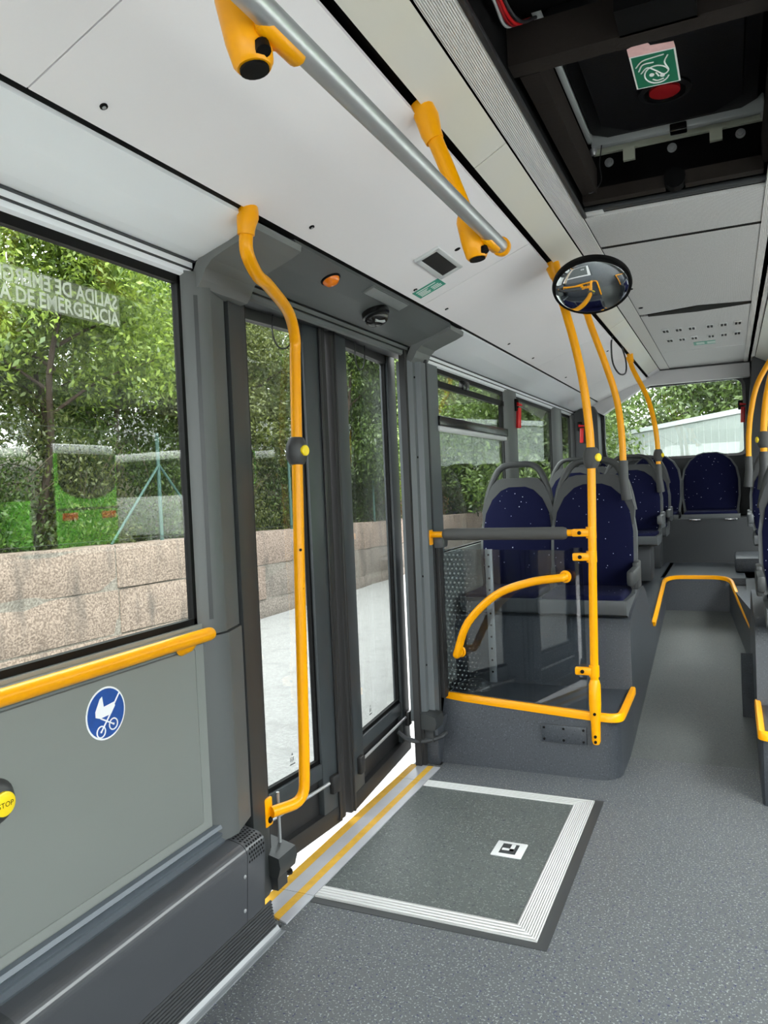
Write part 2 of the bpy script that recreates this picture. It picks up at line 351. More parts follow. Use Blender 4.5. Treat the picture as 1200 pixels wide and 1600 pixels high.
def O(name, mb, mat, parent=None, smooth=True, org=None, kind=None):
    """link the builder's mesh (world coordinates) as ONE object"""
    V = np.array(mb.v, dtype=float)
    if parent is not None and org is None: org = ORG[parent.name]
    if parent is None and org is None: org = Vector(((V[:,0].min()+V[:,0].max())/2, (V[:,1].min()+V[:,1].max())/2, V[:,2].min()))
    me = bpy.data.meshes.new(name); me.from_pydata([tuple(r) for r in (V - np.array(org))], [], mb.f)
    mats = mat if isinstance(mat, (list, tuple)) else [mat]
    for m in mats: me.materials.append(MATS[m])
    if len(mats) > 1: me.polygons.foreach_set('material_index', mb.m)
    b = bmesh.new(); b.from_mesh(me); bmesh.ops.recalc_face_normals(b, faces=list(b.faces)); b.to_mesh(me); b.free()
    if smooth: me.shade_smooth(); me.set_sharp_from_angle(angle=math.radians(38))
    o = bpy.data.objects.new(name, me); COL.objects.link(o); ORG[o.name] = Vector(org)
    if parent is not None:
        o.parent = parent; o.location = Vector(org) - ORG[parent.name]
    else: o.location = org
    if kind: o['kind'] = kind
    return o
def thing(name, label, cat, loc, group=None):
    o = bpy.data.objects.new(name, None); COL.objects.link(o); o.location = loc; o.empty_display_size = .05; ORG[o.name] = Vector(loc)
    o['label'] = label; o['category'] = cat
    if group: o['group'] = group
    return o
def tag(o, label, cat, group=None):
    o['label'] = label; o['category'] = cat
    if group: o['group'] = group
    return o
def struct(name, loc):
    o = bpy.data.objects.new(name, None); COL.objects.link(o); o.location = loc; o.empty_display_size = .05; ORG[o.name] = Vector(loc); o['kind'] = 'structure'; return o
def SO(name, mb, mat, **k): o = O(name, mb, mat, **k); o['kind'] = 'structure'; return o
def text_mb(txt, size, origin, ux, uy, align='LEFT', bold=0.0):
    c = bpy.data.curves.new('lettering', 'FONT'); c.body = txt; c.size = size; c.align_x = align; c.resolution_u = 2; c.offset = bold
    o = bpy.data.objects.new('lettering', c); COL.objects.link(o); bpy.context.view_layer.update()
    me = bpy.data.meshes.new_from_object(o.evaluated_get(bpy.context.evaluated_depsgraph_get()))
    ux = Vector(ux); uy = Vector(uy); o0 = Vector(origin); mb = MB()
    mb.add([o0 + ux * v.co.x + uy * v.co.y for v in me.vertices], [tuple(p.vertices) for p in me.polygons])
    bpy.data.objects.remove(o, do_unlink=True); bpy.data.curves.remove(c); bpy.data.meshes.remove(me); return mb
XC = -0.18                       # centre line of the bus
def mx(x): return 2 * XC - x     # mirror to the right-hand side
YF, YR = -3.5, 8.2               # front and rear ends

# ================================================================== THE SETTING
# ------------------------------------------------------------------ floor
fl = struct('floor', (0, 2, 0))
mb = MB().box((-1.36, YF, -.12), (1.10, 3.95, 0)); mb.box((-1.50, 2.06, -.12), (-1.36, 3.56, -.001))
O('floor_sheet', mb, 'vinyl', fl)
# aisle ramp rising to the rear platform
mb = MB().prism([(3.95, -.12), (3.95, 0), (6.42, .345), (6.42, -.12)], 0, -.52, .16)
O('aisle_ramp', mb, 'vinyl_aisle', fl)
mb = MB().prism([(6.40, -.12), (6.40, .60), (YR, .60), (YR, -.12)], 0, -.52, .16)
O('rear_platform', mb, 'vinyl_box', fl)
# left podium over the wheel arch: seat riser, arched shoulder, sloping ledge
def podium(x0, x1, sh=0.0):
    prof = [(4.10 + sh, -.12), (4.10 + sh, .60), (4.13 + sh, .665), (4.20 + sh, .69), (4.62 + sh, .75), (4.80 + sh, .75), (4.95 + sh, .69), (5.08 + sh, .60), (5.2 + sh, .48), (5.32, .425), (6.42, .60), (YR, .60), (YR, -.12)]
    return MB().prism(prof, 0, x0, x1)
wb_ = O('wheel_arch_box', podium(-1.47, -.49), 'vinyl_box', fl)
mb = MB()   # low ledge in front of it, front face a little askew, rounded aisle corner
bot = [(-1.40, 4.12), (-1.40, 3.60), (-.60, 3.60), (-.55, 3.61), (-.51, 3.65), (-.495, 3.70), (-.49, 4.12)]
top = [(-1.40, 4.12), (-1.40, 3.76), (-.60, 3.60), (-.55, 3.60), (-.51, 3.63), (-.495, 3.68), (-.49, 4.12)]
n = len(bot); mb.add([(x, y, 0) for x, y in bot] + [(x, y, .30) for x, y in top], [(i, (i + 1) % n, n + (i + 1) % n, n + i) for i in range(n)] + [tuple(range(n, 2 * n))])
led = O('podium_ledge', mb, 'vinyl_box', fl)
def strip_along(path, w=.012, h=.02):
    """rounded yellow edging laid along a path"""
    mb = MB(); path = [Vector(p) for p in path]; vs = []; fs = []
    sec = [(-1, -1), (-1, .6), (-.6, 1), (.6, 1), (1, .6), (1, -1)]
    for i, p in enumerate(path):
        t = (path[min(i + 1, len(path) - 1)] - path[max(i - 1, 0)]).normalized(); s = Vector((t.y, -t.x, 0)).normalized(); u = s.cross(t).normalized()
        if u.z < 0: u = -u
        for a, b in sec: vs.append(p + s * a * w + u * b * h)
    k = len(sec)
    for i in range(len(path) - 1):
        for j in range(k): fs.append((i * k + j, i * k + (j + 1) % k, (i + 1) * k + (j + 1) % k, (i + 1) * k + j))
    fs.append(tuple(range(k))); fs.append(tuple(range((len(path) - 1) * k, len(path) * k))); return mb.add(vs, fs)
O('yellow_edging', strip_along([(-1.39, 3.765, .30), (-1.1, 3.70, .30), (-.62, 3.60, .30)] + bend([(-.60, 3.595, .30), (-.49, 3.59, .30), (-.487, 3.70, .30)], .09)[1:] + [(-.487, 4.10, .30)], .014, .018), 'yellow', led)
mb = MB().box((-.855, 3.592, .16), (-.64, 3.603, .245), .004)
cp = O('cover_plate', mb, 'vinyl_box', led)
mb = MB()
for x in (-.84, -.748, -.655):
    for z in (.175, .23): mb.lathe([(.006, 0), (.006, .003), (.003, .005)], (x, 3.592, z), (0, -1, 0), 8)
O('plate_screw', mb, 'black', led)
O('yellow_edging', strip_along(bend([(-.487, 5.32, .425), (-.487, 6.41, .605), (-.02, 6.41, .605), (.045, 5.80, .50), (.10, 5.32, .43)], .14, 7), .013, .014), 'yellow', wb_)
# right podium
mb = podium(.09, 1.13, -.1); mb.prism([(.10, 5.2), (-.025, 6.40), (.10, 6.42)], 2, 0, .55)
rb_ = O('wheel_arch_box', mb, 'vinyl_box', fl)
O('podium_ledge', MB().box((.09, 3.52, -.05), (1.13, 4.02, .30), .03), 'vinyl_box', fl)
O('yellow_edging', strip_along([(.092, 4.02, .30), (.092, 3.60, .30)] + bend([(.092, 3.58, .30), (.092, 3.515, .30), (.16, 3.515, .30)], .05)[1:] + [(1.1, 3.515, .30)], .014, .018), 'yellow', rb_)
O('foot_wedge', MB().prism([(4.5, .05), (4.95, .10), (4.95, .30), (4.75, .38)], 0, .03, .10), 'vinyl_box', rb_)
O('step_box', MB().box((.02, 6.75, .60), (.5, 7.35, .72), .02), 'vinyl_box', rb_)
O('bench_base', MB().box((-1.47, 7.52, .60), (.9, YR, 1.0)), 'rear_grey', fl)

# ------------------------------------------------------------------ door threshold
tr = struct('trim_1', (-1.43, 2.8, 0))
def thr(y0, y1, near=False):
    f = [(0, .24, 1), (.24, .58, 0), (.58, .78, 1), (.78, 1.0, 0)]; mb = MB()
    for a, b, m_ in f:
        xa, xb = -1.505 + .155 * a, -1.505 + .155 * b; mb.cur = m_
        ya, yb = (y0 + .0 + (1 - a) * .05, y0 + (1 - b) * .05) if near else (y0, y0)
        mb.add([(xa, ya, .005), (xb, yb, .005), (xb, y1, .005), (xa, y1, .005), (xa, ya, -.01), (xb, yb, -.01), (xb, y1, -.01), (xa, y1, -.01)], [(0, 1, 2, 3), (0, 4, 5, 1), (1, 5, 6, 2), (2, 6, 7, 3), (3, 7, 4, 0)])
    return mb
for y0, y1, near in ((2.07, 2.247, True), (2.250, 3.330, False), (3.333, 3.52, False)):
    O('threshold_plate', thr(y0, y1, near), ['thresh', 'yellow_worn'], tr, smooth=False)
# ------------------------------------------------------------------ floor hatch
ht = thing('floor_hatch', 'ramp hatch set in the floor, framed by ribbed aluminium rails, at the door', 'hatch', (-.96, 2.8, .0))
O('dark_border', MB().box((-1.345, 2.215, -.004), (-.535, 3.362, .0015)), 'rib_dark', ht)
O('hatch_panel', MB().box((-1.345, 2.31, -.003), (-.65, 3.28, .004)), 'vinyl_hatch', ht)
O('frame_rail', MB().prism([(-1.345, 2.248), (-.572, 2.248), (-.65, 2.315), (-1.345, 2.315)], 2, 0, .008), 'ribbed_rail_y', ht)
O('frame_rail', MB().prism([(-1.345, 3.342), (-.572, 3.342), (-.65, 3.275), (-1.345, 3.275)], 2, 0, .008), 'ribbed_rail_y', ht)
O('frame_rail', MB().prism([(-.572, 2.248), (-.572, 3.342), (-.65, 3.275), (-.65, 2.315)], 2, 0, .008), 'ribbed_rail_x', ht)
hp = O('handle_plate', MB().box((-.862, 2.732, .0), (-.745, 2.852, .008), .004), 'bezel', ht)
O('handle_recess', MB().box((-.835, 2.752, .004), (-.772, 2.83, .0087)), 'rear_grey', hp)
O('handle_grip', MB().box((-.828, 2.775, .006), (-.785, 2.79, .0105)).box((-.80, 2.775, .006), (-.785, 2.825, .0105)), 'bezel', hp)

# ------------------------------------------------------------------ left wall
wl = struct('wall_left', (-1.45, 2, 0))
GX = -1.475
VAL = [(-1.462, 2.055), (-1.452, 2.062), (-1.452, 2.078), (-1.446, 2.080), (-1.446, 2.100), (-1.436, 2.103), (-1.40, 2.112), (-1.36, 2.125), (-1.31, 2.140), (-1.213, 2.178)]
def valance(name, y0, y1, mat, parent, off=0.0):
    return O(name, MB().sheet([(x + off * .3, z - off) for x, z in VAL], 1, y0, y1, .03), mat, parent)
def mirrored(mb):
    q = MB(); q.v = [(mx(x), y, z) for x, y, z in mb.v]; q.f = mb.f; q.m = mb.m; return q
# outer skin (lower body, header) so the shell is closed
mb = MB().box((-1.56, YF, -.25), (-1.475, 2.05, 1.0)).box((-1.56, 3.72, -.25), (-1.475, YR, 1.02)).box((-1.56, YF, 2.07), (-1.47, YR, 2.8))
O('outer_skin', mb, 'rear_grey', wl)
O('valance', MB().sheet(VAL, 1, YF, 1.88, .03), 'valance_white', wl); O('valance', MB().sheet(VAL, 1, 3.74, YR, .03), 'valance_white', wl)
fa = O('door_fascia', MB().sheet([(x, z - .002) for x, z in VAL], 1, 2.10, 3.56, .03), 'fascia_grey', wl)
CAPP = [(-1.475, 2.03), (-1.455, 2.02), (-1.425, 2.025), (-1.41, 2.045), (-1.395, 2.075), (-1.37, 2.098), (-1.33, 2.114), (-1.25, 2.142), (-1.214, 2.158), (-1.211, 2.178)]
for a, b in ((1.875, 2.13), (3.55, 3.745)): O('fascia_end_cap', MB().sheet(CAPP, 1, a, b, .04), 'cap_grey', fa)
# grooves of the ledge
for y0, y1, m_ in ((YF, 1.88, 'rear_grey'), (2.13, 3.55, 'black'), (3.745, YR, 'rear_grey')):
    O('ledge_groove', MB().box((-1.4535, y0, 2.0775), (-1.4445, y1, 2.0815)).box((-1.447, y0, 2.0985), (-1.434, y1, 2.1025)), m_, wl)
# side panel under the near window
sp_ = O('side_panel', MB().box((-1.475, YF, .33), (-1.45, 1.845, 1.02)), 'panel_grey', wl)
O('raised_field', MB().box((-1.452, -1.5, .435), (-1.442, 1.80, .955), .008), 'panel_grey', sp_)
O('window_ledge', MB().prism([(-1.475, 1.016), (-1.462, 1.016), (-1.425, .998), (-1.425, .975), (-1.445, .962), (-1.475, .962)], 1, YF, 1.835), 'panel_grey', wl)
O('metal_strip', MB().sheet([(-1.446, .408), (-1.434, .404), (-1.428, .394), (-1.440, .384), (-1.428, .377), (-1.434, .366), (-1.420, .358)], 1, YF, 1.865, -.02), 'strip_blue', wl)
# pillar between window and door
pl_plan = [(-1.475, 1.835), (-1.45, 1.845), (-1.425, 1.885), (-1.420, 1.925), (-1.425, 1.935), (-1.455, 2.04), (-1.475, 2.05)]
pu = O('pillar', MB().prism(pl_plan, 2, .985, 2.07), 'pillar_grey', wl)
O('pillar_recess', MB().plate([(-1.4383, 1.866, 1.03), (-1.4308, 1.876, 1.03), (-1.4308, 1.876, 2.0), (-1.4383, 1.866, 2.0)], (.7, -.6, 0), .002), 'post_grey', pu)
pl2 = [(x + .006, y + .004) for x, y in pl_plan]
O('pillar', MB().prism(pl2, 2, .355, .98), 'pillar_grey', wl)
O('door_post', MB().prism([(-1.475, 2.045), (-1.445, 2.05), (-1.452, 2.13), (-1.462, 2.165), (-1.50, 2.17), (-1.50, 2.05)], 2, .05, 2.055), 'post_grey', wl)
O('door_seal', MB().box((-1.545, 2.165, .05), (-1.470, 2.182, 2.10)), 'rubber', wl)
# pillar on the far side of the door
O('door_post', MB().prism([(-1.50, 3.53), (-1.445, 3.535), (-1.425, 3.56), (-1.425, 3.595), (-1.40, 3.61), (-1.40, 3.675), (-1.475, 3.72), (-1.50, 3.72)], 2, .22, 2.03), 'right_post', wl)
O('door_seal', MB().box((-1.475, 3.505, .0), (-1.443, 3.532, 2.08)).box((-1.475, 3.52, 0), (-1.43, 3.56, .22)), 'rubber', wl)
O('post_edge', MB().box((-1.475, 3.685, .22), (-1.398, 3.70, 2.05)), 'rib_dark', wl)
O('post_screw', MB().lathe([(.006, 0), (.005, .004)], (-1.424, 3.577, 1.95), (1, 0, 0), 8).lathe([(.006, 0), (.005, .004)], (-1.424, 3.577, 1.55), (1, 0, 0), 8).lathe([(.006, 0), (.005, .004)], (-1.424, 3.577, .95), (1, 0, 0), 8).lathe([(.006, 0), (.005, .004)], (-1.424, 3.577, .5), (1, 0, 0), 8), 'black', wl)
O('lower_jamb', MB().box((-1.50, 3.56, 0), (-1.37, 3.74, .22), .004), 'vinyl_box', wl)
# far windows: pillars, sill
O('side_panel', MB().box((-1.475, 3.72, .3), (-1.45, YR, 1.03)), 'panel_grey', wl)
for y0, y1 in ((5.36, 5.72), (6.98, 7.42), (7.88, YR)):
    p_ = O('pillar', MB().prism([(-1.475, y0), (-1.45, y0 + .02), (-1.43, y0 + .05), (-1.43, y1 - .12), (-1.45, y1 - .02), (-1.475, y1)], 2, 1.02, 2.07), 'pillar_grey', wl)
O('pillar', MB().box((-1.475, 3.70, 1.0), (-1.455, 4.0, 2.07)), 'right_post', wl)
# windows
def window(name, x, y0, y1, z0=1.01, z1=2.06, bar=.028, gl='side_glass', dirx=1):
    w = struct(name, (x, (y0 + y1) / 2, z0))
    O('pane', MB().box((x - .003, y0, z0), (x + .003, y1, z1)), gl, w, smooth=False)
    f = MB().box((x - .01, y0, z0), (x + .012, y1, z0 + bar)).box((x - .01, y0, z1 - bar * 1.05), (x + .012, y1, z1)).box((x - .01, y0, z0), (x + .012, y0 + bar * .6, z1)).box((x - .01, y1 - bar * .6, z0), (x + .012, y1, z1))
    O('window_frame', f, 'black', w); return w
window('window_1', GX, -.6, 1.842)
window('window_2', GX, -3.3, -.75)
O('pillar', MB().box((-1.475, -.75, 1.0), (-1.44, -.6, 2.07)), 'pillar_grey', wl)
w3 = window('window_3', GX, 3.98, 5.38)
# tip-in upper light of the first far window
O('transom', MB().box((GX - .01, 3.98, 1.735), (GX + .035, 5.40, 1.79), .006), 'black_gloss', w3); O('transom_bar', MB().box((GX, 3.98, 1.705), (GX + .03, 5.38, 1.735), .008), 'bezel', w3)
O('upper_sash', MB().box((GX, 4.0, 1.95), (GX + .02, 5.36, 1.985)).box((GX, 5.28, 1.79), (GX + .02, 5.33, 1.985)), 'black', w3); O('latch', MB().box((GX, 4.42, 1.975), (GX + .04, 4.52, 2.03), .008), 'black_gloss', w3)
window('window_4', GX, 5.70, 7.0); window('window_5', GX, 7.40, 7.9)
# ------------------------------------------------------------------ right wall (mostly behind the picture's edge)
wr = struct('wall_right', (1.10, 2, 0))
O('outer_skin', mirrored(MB().box((-1.56, YF, -.25), (-1.475, YR, 1.0)).box((-1.56, YF, 2.07), (-1.47, YR, 2.8))), 'rear_grey', wr)
O('valance', mirrored(MB().sheet(VAL, 1, YF, YR, .03)), 'valance_white', wr)
O('side_panel', mirrored(MB().box((-1.475, YF, 0), (-1.45, YR, 1.02))), 'panel_grey', wr)
yy = [-3.4, -1.7, 0.0, 1.8, 3.6, 5.4, 7.2]
for i in range(6):
    window('window_%d' % (6 + i), mx(GX), yy[i] + .06, yy[i + 1] - .06, gl='clear_glass')
    O('pillar', mirrored(MB().box((-1.475, yy[i] - .08, 1.0), (-1.44, yy[i] + .08, 2.07))), 'pillar_grey', wr)
O('pillar', mirrored(MB().box((-1.475, 7.12, 1.0), (-1.44, 8.2, 2.07))), 'pillar_grey', wr)
# ------------------------------------------------------------------ front end behind the camera (windscreen)
wf = struct('wall_front', (XC, YF, 0))
O('dash_panel', MB().box((-1.5, YF - .06, -.2), (mx(-1.5), YF, .75)), 'rear_grey', wf)
O('header', MB().box((-1.5, YF - .06, 2.15), (mx(-1.5), YF, 2.8)), 'rear_grey', wf)
w12 = struct('window_12', (XC, YF, .75)); O('pane', MB().box((-1.5, YF - .035, .75), (mx(-1.5), YF - .03, 2.15)), 'clear_glass', w12)
# ------------------------------------------------------------------ rear wall
we = struct('wall_rear', (XC, YR, 0))
wx0, wx1, wz0, wz1 = -1.165, .135, 1.585, 2.315
mb = MB().box((-1.5, YR, -.2), (mx(-1.5), YR + .06, wz0)).box((-1.5, YR, wz1), (mx(-1.5), YR + .06, 2.8)).box((-1.5, YR, wz0), (wx0, YR + .06, wz1)).box((wx1, YR, wz0), (mx(-1.5), YR + .06, wz1))
O('rear_panel', mb, 'rear_grey', we)
# pale roof trim above the rear window, following the ceiling profile
mb = MB().prism([(-1.30, 2.14), (-1.165, 2.055), (-.80, 2.285), (-.70, 2.315), (.20, 2.315), (.20, 2.47), (-.55, 2.47), (-.70, 2.41), (-1.22, 2.19)], 1, YR - .12, YR)
O('roof_trim', mb, 'rear_trim', we)
O('corner_cover', MB().prism([(-1.48, 1.3), (-1.19, 1.55), (-1.20, 2.06), (-1.24, 2.14), (-1.38, 2.12), (-1.48, 2.04)], 1, YR - .25, YR), 'rear_grey', we)
O('engine_tower', MB().prism([(.18, .6), (.18, 2.0), (.22, 2.47), (1.1, 2.47), (1.1, .6)], 1, YR - .42, YR), 'rear_grey', we)
w13 = struct('window_13', (-.5, YR, wz0))
O('pane', MB().box((wx0, YR + .025, wz0), (wx1, YR + .03, wz1)), 'side_glass', w13)
# rounded black surround of the rear window
op = bend([(-1.16, 1.60, 0), (-1.19, 2.06, 0), (-.80, 2.305, 0), (.12, 2.31, 0), (.135, 1.60, 0), (-1.0, 1.60, 0)], .09, 5)[:-1]
pts = []
oc = Vector((-.45, 1.95, 0))
def loop(closed_pts): return [Vector(p) for p in closed_pts]
ring = loop(bend([(-.5, 1.598, 0), (-1.152, 1.598, 0), (-1.185, 2.075, 0), (-.80, 2.30, 0), (.128, 2.31, 0), (.145, 1.598, 0), (-.5, 1.598, 0)], .08, 5)[:-1])
mb = MB(); n = len(ring); vs = []
for p in ring:
    d = (p - oc); vs += [(p.x, YR - .02, p.y), (oc.x + d.x * 1.05, YR - .02, oc.y + d.y * 1.07), (p.x, YR + .03, p.y)]
mb.add(vs, [q for i in range(n) for q in ((3*i, 3*((i+1)%n), 3*((i+1)%n)+1, 3*i+1), (3*i, 3*i+2, 3*((i+1)%n)+2, 3*((i+1)%n)))])
O('window_surround', mb, 'black_gloss', w13)

# ------------------------------------------------------------------ ceiling
ce = struct('ceiling', (XC, 2.5, 2.2))
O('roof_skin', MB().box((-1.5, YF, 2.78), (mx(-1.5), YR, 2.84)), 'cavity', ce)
s0, s1 = Vector((-1.199, 2.192)), Vector((-.725, 2.377))
sn = Vector((s1.y - s0.y, -(s1.x - s0.x))).normalized()     # downward normal of the sloping panel
def onslope(x, y, off=0.0):
    z = s0.y + (x - s0.x) * (s1.y - s0.y) / (s1.x - s0.x); return Vector((x + sn.x * off, y, z + sn.y * off))
joints = [YF, -1.0, 1.085, 3.15, 5.3, 7.0, YR - .12]
panels = []
for a, b in zip(joints[:-1], joints[1:]):
    for side in (0, 1):
        mb = MB().sheet([tuple(s0), tuple(s1)], 1, a + .002, b - .002, .02)
        o = O('ceiling_panel', mirrored(mb) if side else mb, 'white_panel', ce); panels.append(o) if not side else None
for side in (0, 1):   # dark channel behind the seams
    mb = MB().box((-1.25, YF, 2.235), (-1.15, YR, 2.26)).box((-.78, YF, 2.42), (-.695, YR, 2.5)).prism([(-1.222, 2.190), (-1.19, 2.206), (-1.15, 2.25), (-1.25, 2.25)], 1, YF, YR)
    O('seam_channel', mirrored(mb) if side else mb, 'black', ce)
def screw(x, y, r=.008, parent=None):
    c = onslope(x, y); d = (sn.x, 0, sn.y); mb = MB().lathe([(r, 0), (r, .003), (r * .6, .004)], c, d, 12); mb.cur = 1; mb.lathe([(r * .5, .003), (r * .5, .0055)], c, d, 10)
    O('screw', mb, ['black', 'alu'], parent)
def panel_at(y):
    for i in range(len(joints) - 1):
        if joints[i] <= y < joints[i + 1]: return panels[i]
for x, y in ((-1.151, 1.232), (-1.147, 2.085), (-1.153, 2.95), (-1.157, 3.342), (-1.15, 4.4), (-1.15, 5.0), (-1.15, 6.1), (-.80, 4.3), (-.80, 5.9)): screw(x, y, .0085, panel_at(y))
O('drill_hole', MB().lathe([(.012, 0), (.012, .001)], onslope(-.922, 2.817), (sn.x, 0, sn.y), 14), 'black', panel_at(2.8))
# ribbed aluminium strip and the light strip beside it, both sides
for side in (0, 1):
    f = mirrored if side else (lambda q: q)
    O('ribbed_strip', f(MB().box((-.597, YF, 2.455), (-.512, YR - .12, 2.475))), 'ribbed_ceiling', ce)
    lt = thing('ceiling_light', ['long unlit cream strip light along the door side of the ceiling', 'long unlit cream strip light along the far right side of the ceiling'][side], 'light', ((-.65, 2.3, 2.39) if not side else (mx(-.65), 2.3, 2.39)))
    for a, b in ((YF, -.6), (-.595, 2.35), (2.355, 5.3), (5.305, YR - .35)):
        O('diffuser', f(MB().sheet([(-.703, 2.392), (-.66, 2.415), (-.60, 2.448)], 1, a, b, .012)), 'light_diffuser', lt)
    O('end_piece', f(MB().sheet([(-.703, 2.390), (-.60, 2.446)], 1, YR - .35, YR - .12, .015)), 'rear_trim', lt)
# centre: perforated panels behind the roof hatch
xl, xr = -.508, .178
def cpanel(y0, y1, z0=2.46, z1=2.46):
    mb = MB(); mb.add([(xl, y0, z0), (xr, y0, z0), (xr, y1, z1), (xl, y1, z1), (xl, y0, z0 + .015), (xr, y0, z0 + .015), (xr, y1, z1 + .015), (xl, y1, z1 + .015)], [(0, 1, 2, 3), (4, 5, 6, 7), (0, 1, 5, 4), (1, 2, 6, 5), (2, 3, 7, 6), (3, 0, 4, 7)])
    return O('perforated_panel', mb, 'perforated_metal', ce, smooth=False)
cpanel(3.225, 3.652); p2 = cpanel(3.69, 5.30); p3 = cpanel(5.36, 7.02); cpanel(7.03, YR - .12); cpanel(YF, 1.2)
O('panel_joint', MB().box((xl, 3.648, 2.461), (xr, 3.694, 2.48)).box((xl, 5.28, 2.47), (xr, 5.38, 2.49)), 'black', ce)
O('panel_joint', MB().box((xl, 7.015, 2.457), (xr, 7.035, 2.47)), 'bezel', ce)
O('edge_line', MB().box((xl - .006, 3.2, 2.458), (xl, YR - .12, 2.47)).box((xr, 3.2, 2.458), (xr + .006, YR - .12, 2.47)), 'rib_dark', ce)
O('sag_gap', MB().prism([(-.46, 5.305), (-.15, 5.22), (.165, 5.29), (.165, 5.35), (-.15, 5.40), (-.46, 5.37)], 2, 2.456, 2.462), 'black', ce)
for y in (3.995, 4.536, 5.073): O('screw', MB().lathe([(.013, 0), (.013, .004), (.008, .006)], (-.478, y, 2.46), (0, 0, -1), 12), 'black', p2)
for x in (-.395, -.307, -.219, -.099, -.01, .082):
    for y in (5.97, 6.40):
        mb = MB().box((x - .026, y - .055, 2.452), (x + .026, y + .055, 2.462), .003); mb.cur = 1
        mb.box((x - .019, y - .042, 2.4505), (x - .003, y + .042, 2.456)).box((x + .003, y - .042, 2.4505), (x + .019, y + .042, 2.456))
        O('vent', mb, ['bezel', 'black'], p3)
# right margin of the centre panels
O('side_strip', MB().box((xr + .006, 3.2, 2.455), (xr + .03, YR - .12, 2.475)), 'ribbed_ceiling', ce)
O('rear_cross_trim', MB().box((xl - .1, YR - .14, 2.445), (xr + .1, YR - .11, 2.475)), 'rib_dark', ce)

# ------------------------------------------------------------------ opened roof bay with the escape hatch
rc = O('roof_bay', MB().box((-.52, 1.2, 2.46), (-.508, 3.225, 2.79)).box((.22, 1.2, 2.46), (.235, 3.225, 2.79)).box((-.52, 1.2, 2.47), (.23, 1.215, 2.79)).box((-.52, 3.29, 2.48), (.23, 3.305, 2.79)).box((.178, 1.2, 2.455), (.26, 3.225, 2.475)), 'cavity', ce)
O('edge_seal', MB().box((-.512, 1.2, 2.452), (-.496, 3.2, 2.468), .004), 'wire_dark', rc)
O('foam_beam', MB().box((-.49, 2.10, 2.50), (-.435, 3.09, 2.60)), 'foam', rc)
O('foam_beam', MB().box((-.505, 2.03, 2.50), (.22, 2.095, 2.60)), 'foam', rc)
O('foam_beam', MB().box((-.49, 3.07, 2.472), (-.19, 3.115, 2.518)), 'foam', rc); O('foam_beam', MB().box((-.12, 3.07, 2.472), (.14, 3.115, 2.522)), 'foam', rc)
O('foam_notch', MB().lathe([(.038, 0), (.038, .05)], (-.155, 3.11, 2.50), (0, -1, 0), 16), 'cavity', rc)
O('foam_beam', MB().box((.135, 2.10, 2.50), (.19, 3.09, 2.60)), 'foam', rc)
O('cross_rail', MB().box((-.50, 3.165, 2.468), (.20, 3.20, 2.486), .004), 'rear_grey', rc); O('rail_clip', MB().box((-.50, 3.17, 2.462), (-.43, 3.205, 2.47)).box((.15, 3.17, 2.462), (.20, 3.205, 2.47)), 'bezel', rc)
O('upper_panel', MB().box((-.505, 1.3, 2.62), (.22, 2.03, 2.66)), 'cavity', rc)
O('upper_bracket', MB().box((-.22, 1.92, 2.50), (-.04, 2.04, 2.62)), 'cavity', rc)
O('pale_duct', MB().box((-.48, 1.22, 2.58), (-.2, 1.75, 2.62), .02), 'bar_pale', rc)
rh = thing('roof_hatch', 'black moulded roof escape hatch tray with a red knob in a round opening', 'roof hatch', (-.16, 2.75, 2.70))
cx, cy = -.16, 2.72
def octa(hx, hy, c, z): return [(cx - hx, cy - hy + c, z), (cx - hx + c, cy - hy, z), (cx + hx - c, cy - hy, z), (cx + hx, cy - hy + c, z), (cx + hx, cy + hy - c, z), (cx + hx - c, cy + hy, z), (cx - hx + c, cy + hy, z), (cx - hx, cy + hy - c, z)]
mb = MB(); lv = [octa(.31, .44, .03, 2.77), octa(.285, .41, .05, 2.725), octa(.24, .36, .09, 2.72), octa(.235, .355, .09, 2.708), octa(.20, .32, .08, 2.712)]
vs = [p for L in lv for p in L]; mb.add(vs, [(i * 8 + k, i * 8 + (k + 1) % 8, (i + 1) * 8 + (k + 1) % 8, (i + 1) * 8 + k) for i in range(4) for k in range(8)] + [tuple(range(32, 40))])
O('tray', mb, 'tray', rh)
O('opening_rim', MB().lathe([(.085, .0), (.085, -.012), (.068, -.016), (.066, 0)], (-.165, 2.82, 2.715), (0, 0, 1), 28), 'tray', rh)
O('opening', MB().lathe([(.066, 0), (.066, -.006)], (-.165, 2.82, 2.712), (0, 0, 1), 24), 'cavity', rh)
O('red_knob', MB().lathe([(.05, 0), (.05, -.012), (.03, -.016)], (-.165, 2.805, 2.708), (0, 0, 1), 20), 'red_dark', rh)
O('rear_bar', MB().box((-.46, 3.13, 2.70), (.15, 3.165, 2.765), .006), 'bar_pale', rh)
O('side_bar', MB().box((-.475, 2.15, 2.72), (-.455, 3.15, 2.75), .004), 'bar_pale', rh)
mb = MB().box((-.47, 3.262, 2.722), (.17, 3.28, 2.75)).box((-.355, 3.258, 2.675), (-.31, 3.276, 2.73)).box((-.035, 3.258, 2.68), (.01, 3.276, 2.73))
O('mounting_strip', mb, 'tab_cream', rh)
for x, z in ((-.413, 2.689), (-.172, 2.695), (.073, 2.695)): O('washer', MB().lathe([(.018, 0), (.018, .004), (.011, .005), (.010, .012), (.004, .013)], (x, 3.285, z), (0, -1, 0), 16), 'alu', rh)
for x in (-.455, .15): O('corner_bolt', MB().lathe([(.014, 0), (.014, .014), (.008, .024)], (x, 3.15, 2.70), (0, 0, -1), 10), 'alu', rh)
O('latch', MB().box((-.17, 3.12, 2.69), (-.11, 3.16, 2.72), .004), 'black_gloss', rh)
